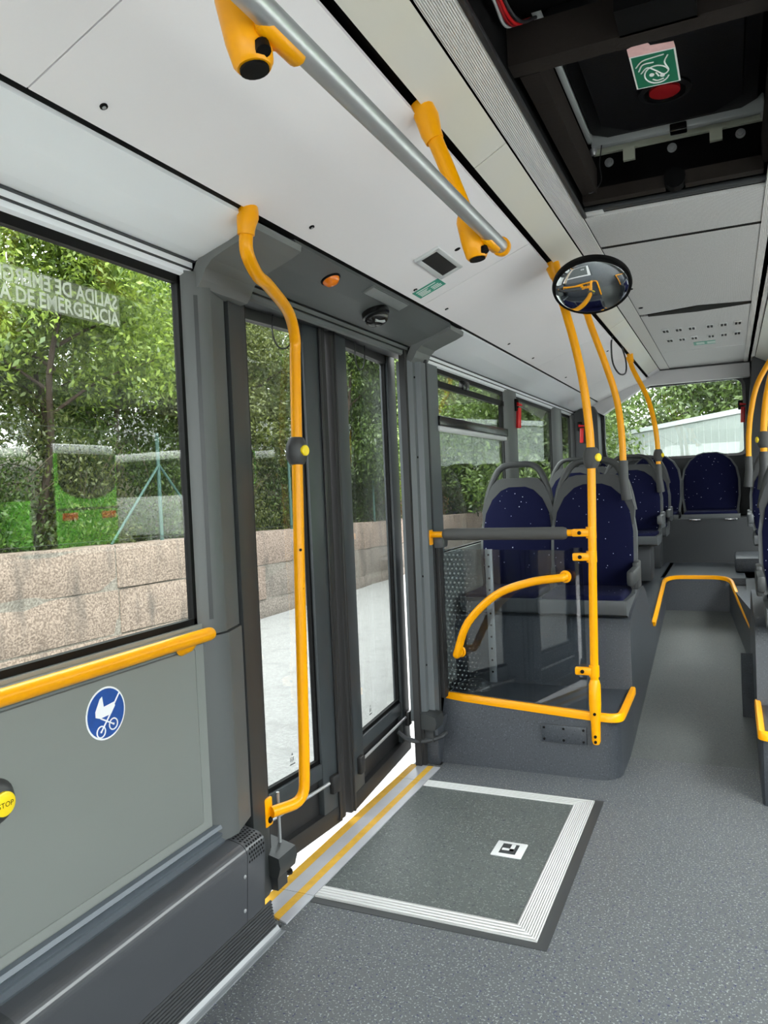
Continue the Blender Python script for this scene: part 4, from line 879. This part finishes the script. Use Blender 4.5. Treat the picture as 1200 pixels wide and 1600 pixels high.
# ================================================================== SEATS
def seat_proto():
    t = bpy.data.objects.new('bus_seat', None); COL.objects.link(t); ORG[t.name] = Vector((0, 0, 0)); t['category'] = 'seat'; t['label'] = ''; t['group'] = 'bus seats'
    lean = lambda z: .03 + (z - .45) * .15
    out = [(-.195, .455), (-.212, .60), (-.212, .76), (-.195, .88), (-.155, .965), (-.10, 1.02), (-.05, 1.04), (.05, 1.04), (.10, 1.02), (.155, .965), (.195, .88), (.212, .76), (.212, .60), (.195, .455)]
    def slab(outl, d0, d1, dome=0.0, inset=.9):
        mb = MB(); n = len(outl); zc = .74
        back = [(x, lean(z) + d1, z) for x, z in outl]; fr = [(x, lean(z) + d0, z) for x, z in outl]; ins = [(x * inset, lean(zc + (z - zc) * inset) + d0 - dome, zc + (z - zc) * inset) for x, z in outl]
        mb.add(back + fr + ins, [(i, (i + 1) % n, n + (i + 1) % n, n + i) for i in range(n)] + [(n + i, n + (i + 1) % n, 2 * n + (i + 1) % n, 2 * n + i) for i in range(n)] + [tuple(range(n)), tuple(range(2 * n, 3 * n))]); return mb
    O('back_cushion', slab(out, -.008, .02, .014), 'seat_fabric', t)
    O('back_shell', slab([(x * 1.085, .74 + (z - .74) * 1.045 - .004) for x, z in out], .004, .055, .0), 'seat_side', t)
    hp_ = [(-.215, .80), (-.222, .90), (-.195, .985), (-.16, 1.055), (-.13, 1.085), (-.09, 1.095), (.09, 1.095), (.13, 1.085), (.16, 1.055), (.195, .985), (.222, .90), (.215, .80)]
    mb = MB(); n = len(hp_); mb.add([(x, lean(z) + .002, z) for x, z in hp_] + [(x, lean(z) + .06, z) for x, z in hp_], [(i, (i + 1) % n, n + (i + 1) % n, n + i) for i in range(n)] + [tuple(range(n)), tuple(range(n, 2 * n))])
    O('head_panel', mb, 'seat_grey', t)
    hd = bend([(-.212, lean(.9) + .03, .88), (-.185, lean(1) + .03, 1.03), (-.115, lean(1.18) + .03, 1.178), (.115, lean(1.18) + .03, 1.178), (.185, lean(1) + .03, 1.03), (.212, lean(.9) + .03, .88)], .07, 5)
    O('top_handle', MB().tube(hd, .020, 12), 'seat_grey', t)
    O('seat_cushion', MB().box((-.20, -.375, .405), (.20, .05, .455), .022, 3), 'seat_fabric', t)
    mb = MB(); pf = [(-.395, .43), (-.40, .40), (-.385, .355), (-.33, .335), (.0, .34), (.09, .40), (.09, .46), (.05, .46), (.02, .41)]
    O('seat_shell', mb.prism(pf, 0, -.218, .218), 'seat_side', t)
    O('pedestal', MB().box((-.16, -.25, .0), (.16, .04, .345), .01), 'rear_grey', t)
    return t
def dup_tree(o, parent=None):
    c = o.copy(); COL.objects.link(c); c.parent = parent
    for ch in o.children: dup_tree(ch, c)
    return c
proto = seat_proto()
XW, XA = -1.19, -.735
rows = [
    (XA, 4.48, .335, 1.0, 1.06, 'aisle seat of the front pair behind the glass partition, navy with pale flecks'),
    (XW, 4.50, .335, 1.0, 1.0, 'window seat of the front pair behind the glass partition, navy with pale flecks'),
    (XA, 6.42, .60, .83, 1.05, 'navy aisle seat in the second left row on the platform'),
    (XW, 6.42, .60, .83, 1.0, 'navy window seat in the second left row on the platform'),
    (XA, 7.30, .60, .84, 1.05, 'navy aisle seat in the third left row before the rear bench'),
    (XW, 7.30, .60, .84, 1.0, 'navy window seat in the third left row before the rear bench'),
    (-.17, 7.96, .64, .93, 1.14, 'navy rear bench seat in the middle of the aisle under the rear window'),
    (-.68, 7.96, .64, .93, 1.10, 'navy rear bench seat second from the left, left of the aisle'),
    (-1.18, 7.96, .64, .93, 1.08, 'navy rear bench seat in the left rear corner'),
    (.365, 4.30, .335, 1.0, 1.04, 'front right aisle seat at the right edge of the picture'),
    (.375, 6.35, .60, .83, 1.05, 'second right aisle seat beside the two yellow poles'),
]
seats = []
for i, (x, y, z, szz, sxx, lab) in enumerate(rows):
    o = proto if i == 0 else dup_tree(proto)
    o.location = (x, y, z); o.scale = (sxx, 1, szz); o['label'] = lab; o['category'] = 'seat'; o['group'] = 'navy bus seats'; seats.append(o)
    if 'rear bench seat' in lab:      # the rear bench has plain backs
        for ch in list(o.children):
            if ch.name.startswith(('top_handle', 'head_panel', 'pedestal')): bpy.data.objects.remove(ch, do_unlink=True)
def armrest(seat, dx, z, mat):
    mb = MB().box((-.018, -.34, z - .05), (.018, -.02, z + .03), .012).box((-.014, -.10, z - .10), (.014, .05, z + .05), .008); V = MB(); V.v = [(a + dx, b, c) for a, b, c in mb.v]; V.f = mb.f; V.m = mb.m
    me_o = O('armrest', V, mat, None, org=Vector((0, 0, 0))); me_o.parent = seat; me_o.location = (0, 0, 0)
armrest(seats[0], .235, .55, 'seat_grey'); armrest(seats[2], .235, .58, 'seat_side'); armrest(seats[4], .235, .58, 'seat_side'); armrest(seats[10], -.235, .58, 'seat_side'); armrest(seats[9], -.235, .55, 'seat_grey')
t = thing('bench_hinge', 'small chrome hinge strip below the rear bench seats', 'hinge', (-.17, 7.51, .985))
for x in (-.55, -.30, .0): O('hinge', MB().box((x - .05, 7.505, .985), (x + .05, 7.53, 1.0), .003), 'chrome', t)

# ================================================================== OUTSIDE
GZ = -.37
SO('trim_2', MB().box((-60, -40, GZ - .3), (60, 60, GZ)), 'concrete')
bpy.data.objects['trim_2'].name = 'floor_outside'
# ------------------------------------------------------------------ granite block wall
def wtop(y): return 1.045 - .0195 * y
WXF = -6.1
sw = thing('stone_wall', 'long wall of big rough pinkish granite blocks across the yard', 'wall', (WXF - .2, 9, GZ))
def block(y0, y1, z0a, z1a, z0b, z1b, mat):
    g = .012; d = random.uniform(-.012, .012); mb = MB(); x0, x1 = WXF - .38, WXF + d
    nx, nz = 5, 3; vs = []; fs = []
    for i in range(nx + 1):
        for j in range(nz + 1):
            a = i / nx; b = j / nz; y = y0 + g + (y1 - y0 - 2 * g) * a; zl = z0a + (z0b - z0a) * a + g; zh = z1a + (z1b - z1a) * a - g
            e = (i in (0, nx)) or (j in (0, nz)); vs.append((x1 - (.022 if e else 0) + random.uniform(-.012, .012), y, zl + (zh - zl) * b + (random.uniform(-.006, .006))))
    for i in range(nx):
        for j in range(nz): k = i * (nz + 1) + j; fs.append((k, k + nz + 1, k + nz + 2, k + 1))
    bd = [i * (nz + 1) for i in range(nx + 1)] + [nx * (nz + 1) + j for j in range(1, nz + 1)] + [i * (nz + 1) + nz for i in range(nx - 1, -1, -1)] + [j for j in range(nz - 1, 0, -1)]
    o_ = len(vs); vs += [(x0, vs[k][1], vs[k][2]) for k in bd]; n = len(bd)
    fs += [(bd[i], o_ + i, o_ + (i + 1) % n, bd[(i + 1) % n]) for i in range(n)]
    mb.add(vs, fs); return O('stone', mb, mat, sw)
for c in range(3):
    y = -4.0 - c * .5 + (.36 if c == 1 else 0)
    while y < 26:
        L = random.uniform(1.9, 3.1)
        if c == 0: za, zb = wtop(y) - .49, wtop(y); zc, zd = wtop(y + L) - .49, wtop(y + L)
        elif c == 1: za, zb = wtop(y) - .98, wtop(y) - .49; zc, zd = wtop(y + L) - .98, wtop(y + L) - .49
        else: za, zb = GZ - .1, wtop(y) - .98; zc, zd = GZ - .1, wtop(y + L) - .98
        if zb > GZ + .03: block(y, y + L, za, zb, zc, zd, 'granite' if c == 0 else ('granite' if y < 7.5 else 'granite_grey'))
        y += L
O('mortar_core', MB().prism([(-5, GZ - .1), (-5, wtop(-5) - .03), (27, wtop(27) - .03), (27, GZ - .1)], 0, WXF - .36, WXF - .03), 'mortar', sw)
# bank of earth behind the wall
tag(O('earth_bank', MB().prism([(WXF - .36, GZ), (WXF - .36, .5), (-7.6, .75), (-9.6, 1.6), (-16, 2.8), (-16, GZ)], 1, -8, 40), 'earth'), 'earth bank behind the granite wall under the trees', 'earth')
# ------------------------------------------------------------------ chain-link fence
FX = WXF - .2
fe = thing('chain_link_fence', 'chain-link fence with green posts standing on the granite wall', 'fence', (FX, 9, .6))
mb = MB(); p_ = .062; FH = 1.25
def wire(a, b, r=.0010):
    a = Vector(a); b = Vector(b); t = (b - a).normalized(); u = Vector((1, 0, 0)); w = t.cross(u)
    mb.add([a + u * r + w * 0, a - u * r * .5 + w * r, a - u * r * .5 - w * r, b + u * r, b - u * r * .5 + w * r, b - u * r * .5 - w * r], [(0, 1, 4, 3), (1, 2, 5, 4), (2, 0, 3, 5)])
y = -2.0
while y < 26:
    for s_ in (1, -1):
        y2 = y + s_ * FH * .62; wire((FX, y, wtop(y) + .0), (FX + .002 * s_, y2, wtop(y) + FH))
    y += p_ * 1.1
O('wire_mesh', mb, 'fence_wire', fe, smooth=False, kind='stuff')
for k, y in enumerate((-1.5, 1.6, 4.6, 7.37, 10.4, 13.5, 16.6, 19.7, 22.8)):
    O('post', MB().tube([(FX - .03, y, wtop(y) - .2), (FX - .03, y, wtop(y) + FH + .04)], .023, 10), 'post_green', fe)
for s_ in (-1, 1): O('brace', MB().tube([(FX - .02, 7.37, wtop(7) + FH * .72), (FX - .02, 7.37 + s_ * .85, wtop(7) + .0)], .015, 8), 'post_green', fe)
for h in (.04, FH): O('tension_wire', MB().tube([(FX, y, wtop(y) + h) for y in np.linspace(-2, 26, 12)], .004, 5), 'fence_wire', fe)
# ------------------------------------------------------------------ trees and shrubs
DENS = 2.2
def leaf_mesh(cl, n, size, asp=.42, droop=.3):
    """n small pointed leaves scattered through ellipsoid clumps (cx,cy,cz,rx,ry,rz)"""
    cl = np.array(cl, float); w = cl[:, 3] * cl[:, 4] * cl[:, 5]; w = w ** .75; idx = rng.choice(len(cl), n, p=w / w.sum())
    d = rng.normal(size=(n, 3)); d /= np.linalg.norm(d, axis=1)[:, None]; r = rng.random(n) ** (1 / 2.2)
    # twigs: pull leaves into little sprays
    c = cl[idx, :3] + d * r[:, None] * cl[idx, 3:]
    k = max(8, n // 9); tw = c[rng.integers(0, n, k)]; tg = rng.integers(0, k, n); c = tw[tg] + rng.normal(size=(n, 3)) * size * 1.25
    ax = rng.normal(size=(n, 3)); ax[:, 2] -= droop; ax /= np.linalg.norm(ax, axis=1)[:, None]
    up = rng.normal(size=(n, 3)); up[:, 2] += .9; sd = np.cross(ax, up); sd /= np.linalg.norm(sd, axis=1)[:, None]
    nm = np.cross(sd, ax); L = size * rng.uniform(.7, 1.3, n)[:, None]; Wd = L * asp
    v = np.stack([c, c + ax * L * .45 + sd * Wd * .5 + nm * L * .06, c + ax * L, c + ax * L * .45 - sd * Wd * .5 + nm * L * .06], 1).reshape(-1, 3)
    f = np.arange(n * 4).reshape(-1, 4); return v, f
def leaves(name, cl, n, size, mat, parent, **k):
    n = int(n * DENS); v, f = leaf_mesh(cl, n, size, **k); org = np.array(ORG[parent.name]); me = bpy.data.meshes.new(name)
    me.vertices.add(len(v)); me.vertices.foreach_set('co', (v - org).ravel()); me.loops.add(f.size); me.loops.foreach_set('vertex_index', f.ravel())
    me.polygons.add(len(f)); me.polygons.foreach_set('loop_start', np.arange(0, f.size, 4)); me.polygons.foreach_set('loop_total', np.full(len(f), 4)); me.update(calc_edges=True)
    me.materials.append(MATS[mat]); o = bpy.data.objects.new(name, me); COL.objects.link(o); o.parent = parent; o['kind'] = 'stuff'; ORG[o.name] = ORG[parent.name]; return o
def tree(label, x, y, h, cr, nl, size, mat, bark='bark', lean=(0, 0), nb=7, low=.25, tr_=.058, droop=.3, group='trees beyond the fence'):
    t = thing('tree', label, 'tree', (x, y, .5), group); base = Vector((x, y, .45)); topp = Vector((x + lean[0], y + lean[1], h * .8))
    pts = [base.lerp(topp, k / 5) + Vector((random.uniform(-.08, .08), random.uniform(-.1, .1), 0)) for k in range(6)]
    O('trunk', MB().tube(crom(pts, 3), [tr_ * (1 - .7 * i / 15) for i in range(16)], 8), bark, t)
    cl = []; mb = MB()
    for k in range(nb):
        s_ = low + (1 - low) * (k + .5) / nb; p0 = base.lerp(topp, s_ * .9); a = random.uniform(0, 6.28); rr = cr * random.uniform(.45, 1) * (1.15 - .5 * s_)
        p1 = p0 + Vector((math.cos(a) * rr, math.sin(a) * rr, random.uniform(.2, .8) * cr * .6)); pm = p0.lerp(p1, .5) + Vector((0, 0, .1))
        mb.tube(crom([p0, pm, p1], 3), [tr_ * .4, tr_ * .36, tr_ * .3, tr_ * .25, tr_ * .2, tr_ * .15, tr_ * .1], 6); r_ = cr * random.uniform(.42, .62); cl.append((*p1, r_, r_, r_ * .75)); cl.append((*pm, r_ * .6, r_ * .6, r_ * .5))
    cl.append((*topp, cr * .6, cr * .6, cr * .5))
    O('branches', mb, bark, t); leaves('foliage', cl, nl, size, mat, t, droop=droop); return t
# ordered along the fence, left of the picture to right
tree('leafy tree with bright glossy leaves at the left edge of the near window', -7.1, 4.4, 5.4, 1.5, 11500, .078, 'leaf_bright', lean=(.5, .3), low=.45)
tree('bright leafy tree hanging over the fence top in the middle of the near window', -7.3, 6.3, 5.6, 1.5, 11000, .076, 'leaf_bright', lean=(.6, .2), low=.5)
tree('slim dark tree behind the braced green post', -7.8, 7.9, 5.2, 1.2, 9000, .068, 'leaf_mid', 'bark_grey', lean=(.2, .5), low=.35, tr_=.06)
tree('leaning thin grey tree at the right edge of the near window', -7.2, 8.6, 5.2, 1.1, 7500, .064, 'leaf_olive', 'bark_grey', lean=(-.1, 1.0), low=.5, tr_=.05)
tree('tree with drooping leaves seen through the near door leaf', -7.3, 10.2, 5.2, 1.4, 12000, .07, 'leaf_olive', lean=(.4, .2), low=.3)
tree('thick brown trunked tree behind the near door leaf', -8.6, 11.4, 6.2, 1.7, 8000, .09, 'leaf_mid', lean=(.1, -.2), low=.4, tr_=.13)
tree('dense willow-leaved tree seen through the far door leaf', -7.2, 13.3, 5.6, 1.6, 15000, .085, 'leaf_mid', lean=(.6, .2), low=.15, droop=1.1)
tree('yellow-green tree seen in the gap beside the far door leaf', -7.4, 15.6, 5.4, 1.5, 8000, .09, 'leaf_bright', lean=(.5, .3), low=.2)
tree('orange-barked slanting tree seen through the upper sash of the far window', -7.3, 18.6, 5.6, 1.5, 6500, .09, 'leaf_olive', 'bark_orange', lean=(.5, 1.0), low=.35)
tree('spreading tree seen through the middle of the first far window', -7.8, 22.0, 6.0, 2.0, 8000, .11, 'leaf_olive', lean=(.4, 0), low=.2)
tree('bushy tree seen through the second far window', -7.0, 27.0, 6.0, 2.4, 9000, .13, 'leaf_bright', lean=(.6, 0), low=.15)
for x, y, h, lx, lab in ((-7.9, 5.2, 4.6, .3, 'thin dark sapling at the left part of the near window'), (-7.6, 6.9, 4.8, -.3, 'thin dark sapling left of the braced fence post'), (-8.4, 7.3, 5.0, .4, 'thin dark sapling close behind the braced fence post'), (-8.0, 9.2, 4.8, .8, 'slanting thin sapling right of the braced fence post'), (-7.9, 10.9, 4.6, -.4, 'thin sapling behind the near door leaf'), (-7.8, 12.6, 4.8, .5, 'thin sapling seen near the door seam'), (-7.7, 14.6, 4.6, -.3, 'thin sapling seen through the far door leaf')):
    tree(lab, x, y, h, .8, 900, .07, 'leaf_olive', lean=(.1, lx), nb=9, low=.3, tr_=.04, group='saplings beyond the fence')
# a denser second rank farther back
for k, (x, y, h, cr, m_, lab) in enumerate(((-11.0, 4.6, 6.6, 2.1, 'leaf_mid', 'tall background tree behind the bright tree at the left edge'), (-11.4, 8.0, 7.0, 2.2, 'leaf_olive', 'tall background tree behind the near window middle'), (-11.0, 11.6, 6.6, 2.2, 'leaf_mid', 'tall background tree behind the near window right side'), (-11.5, 15.5, 7.0, 2.3, 'leaf_mid', 'tall background tree behind the near door leaf'), (-11, 20, 7.2, 2.6, 'leaf_mid', 'tall background tree behind the far door leaf'), (-11, 27, 7.6, 3.0, 'leaf_olive', 'tall background tree behind the first far window'))):
    tree(lab, x, y, h, cr, 6000, .18, m_, 'bark_grey', lean=(.3, .2), nb=12, low=.02, tr_=.09, group='background trees')
# low scrub along the fence foot
for k, (x, y, r_, m_, lab) in enumerate(((-6.95, 4.2, .62, 'leaf_mid', 'low scrub behind the fence at the left edge'), (-7.1, 5.6, .6, 'leaf_mid', 'low scrub behind the fence left of the braced post'), (-7.0, 6.8, .5, 'leaf_olive', 'low dry scrub just left of the braced post'), (-7.1, 8.3, .55, 'leaf_mid', 'low scrub just right of the braced post'), (-7.0, 9.8, .6, 'leaf_olive', 'low scrub behind the fence in the near door leaf'), (-7.1, 11.6, .7, 'leaf_mid', 'low scrub behind the fence at the door seam'), (-7.1, 14.3, .8, 'leaf_mid', 'low scrub behind the fence in the far door leaf'), (-7.2, 17.5, .9, 'leaf_dry', 'brown dry scrub behind the fence in the first far window'), (-7.2, 20.5, .9, 'leaf_olive', 'olive scrub behind the fence in the first far window'), (-7.2, 24.5, 1.0, 'leaf_dry', 'brown dry scrub behind the fence in the second far window'))):
    t = thing('shrub', lab, 'shrub', (x, y, .55), 'scrub along the fence')
    mb = MB()
    for q in range(26):
        a = random.uniform(0, 6.28); e = Vector((x + math.cos(a) * r_ * .9, y + math.sin(a) * r_ * 1.3, random.uniform(1.0, 2.3))); mb.tube(crom([(x + random.uniform(-.3, .3), y + random.uniform(-.4, .4), .5), (x + math.cos(a) * r_ * random.uniform(-.2, .5), y + math.sin(a) * r_ * random.uniform(-.2, .8), .5 + (e.z - .5) * .6), e], 4), [.006] * 4 + [.0045] * 3 + [.003] * 2, 5)
    O('twigs', mb, 'dry_twig', t); leaves('foliage', [(x, y, 1.0, r_, r_ * 1.4, .55), (x, y, 1.6, r_ * .7, r_ * 1.1, .5)], 3000, .065, m_, t)
# ------------------------------------------------------------------ behind the bus: parked trailer and trees
tl = thing('white_trailer', 'white ribbed box trailer parked behind the bus', 'trailer', (.6, 17.5, GZ))
a = Vector((-3.4, 22.6, 0)); b = Vector((3.2, 10.3, 0)); u = (b - a).normalized(); nrm = Vector((u.y, -u.x, 0)); nrm = nrm if nrm.y < 0 else -nrm; L = (b - a).length; mid = (a + b) / 2 - nrm * 1.2
O('box_body', MB().obox(mid + Vector((0, 0, 1.6)), (u, nrm, (0, 0, 1)), (L / 2, 1.2, .95)), 'trailer_white', tl)
O('top_rail', MB().obox(mid + Vector((0, 0, 2.57)), (u, nrm, (0, 0, 1)), (L / 2 + .02, 1.22, .05)), 'trailer_rail', tl)
mb = MB()
for k in range(46): mb.obox(a + u * (k + .5) * L / 46 + nrm * .004 + Vector((0, 0, 1.55)), (u, nrm, (0, 0, 1)), (.012, .006, .93))
O('side_ribs', mb, 'trailer_white', tl)
O('chassis', MB().obox(mid + Vector((0, 0, .5)), (u, nrm, (0, 0, 1)), (L / 2, .9, .12)), 'rear_grey', tl)
for s_ in (-1, 1):
    for q in (.78, .88): O('wheel', MB().lathe([(.48, -.14), (.5, -.1), (.5, .1), (.48, .14), (.2, .15)], a + u * L * q - nrm * (1.2 + s_ * 1.0) + Vector((0, 0, GZ + .5)), nrm, 24), 'tyre', tl)
tree('big leafy tree left of the white trailer behind the bus', -3.3, 15.2, 4.9, 1.75, 16000, .11, 'leaf_mid', lean=(.3, 0), nb=12, low=.05, group='trees behind the bus')
tree('leafy tree behind the left end of the white trailer', -5.0, 19.5, 5.6, 2.4, 11000, .14, 'leaf_mid', lean=(0, 0), nb=10, low=.05, group='trees behind the bus')
for x, y, h, lab in ((-1.0, 27, 8, 'tall tree rising behind the white trailer top left'), (3.0, 27, 8.4, 'tall tree rising behind the middle of the white trailer'), (7.0, 26, 8.4, 'tall tree rising behind the white trailer at the right edge'), (-6, 31, 8.4, 'far tree closing the view left of the rear window')):
    tree(lab, x, y, h, 3.1, 11000, .19, 'leaf_mid', nb=13, low=.08, tr_=.14, group='trees behind the bus')
# ------------------------------------------------------------------ parked green bus on the other side (mirrored in the window glass)
def parked_bus(label, x, y, body):
    t = thing('parked_bus', label, 'bus', (x, y, GZ)); hx, hy = 1.25, 1.6; z0, z1 = GZ + .35, 3.2
    O('body', MB().box((x, y - hx, z0), (x + 9, y + hx, 2.0), .12), body, t); O('roof', MB().box((x + .05, y - hx, 2.85), (x + 9, y + hx, z1), .15), 'bus_white', t)
    O('cab_pillars', MB().box((x + .04, y - hx, 1.9), (x + .16, y - hx + .12, 2.9)).box((x + .04, y + hx - .12, 1.9), (x + .16, y + hx, 2.9)), body, t)
    prof_ = [(y - hx + .1, 1.10)] + [(y + 1.15 * math.cos(a), 2.0 - .5 * math.sin(a)) for a in np.linspace(math.pi, 0, 14)][:] + [(y + 1.15, 2.88), (y - 1.15, 2.88)]
    O('windscreen', MB().prism(prof_[1:], 0, x - .02, x + .03), 'bus_glass', t); O('side_glass', MB().box((x + .3, y - hx - .005, 1.5), (x + 8.8, y + hx + .005, 2.85)), 'bus_glass', t)
    for s_ in (-1, 1): O('lamp', MB().box((x - .03, y + s_ * .8 - .3, .85), (x + .05, y + s_ * .8 + .3, 1.08), .03), 'bus_lamp', t)
    O('bumper_line', MB().box((x - .015, y - hx, 1.16), (x + .02, y + hx, 1.22)), 'rear_grey', t)
    for q in (2.2, 7.0):
        for s_ in (-1, 1): O('wheel', MB().lathe([(.44, -.12), (.47, -.08), (.47, .08), (.44, .12), (.2, .13)], (x + q, y + s_ * 1.12, GZ + .47), (0, 1, 0), 22), 'tyre', t)
parked_bus('green bus parked far outside the right windows, mirrored in the near window glass', 15.4, 18.1, 'bus_green')
parked_bus('second green bus parked outside the right windows, mirrored at the left glass edge', 17.4, 15.0, 'bus_green')
parked_bus('white bus parked outside the right windows, mirrored in the door glass', 13.2, 24.5, 'bus_white')

for x, y, lab in ((25, 8, 'added backdrop tree far beyond the right windows, left of the parked green buses'), (26, 14.5, 'added backdrop tree far beyond the right windows behind the parked green buses'), (25, 21, 'added backdrop tree far beyond the right windows behind the white parked bus'), (24, 28, 'added backdrop tree far beyond the right windows at the rear end of the yard'), (25, 1, 'added backdrop tree far beyond the right windows abreast of the camera'), (24, 35, 'added backdrop tree farthest to the rear beyond the right windows')):  # trees added out of view to darken the reflection in the left window glass
    tree(lab, x, y, 9.0, 4.0, 4500, .34, 'leaf_mid', nb=14, low=.0, tr_=.16, group='backdrop trees added across the yard')
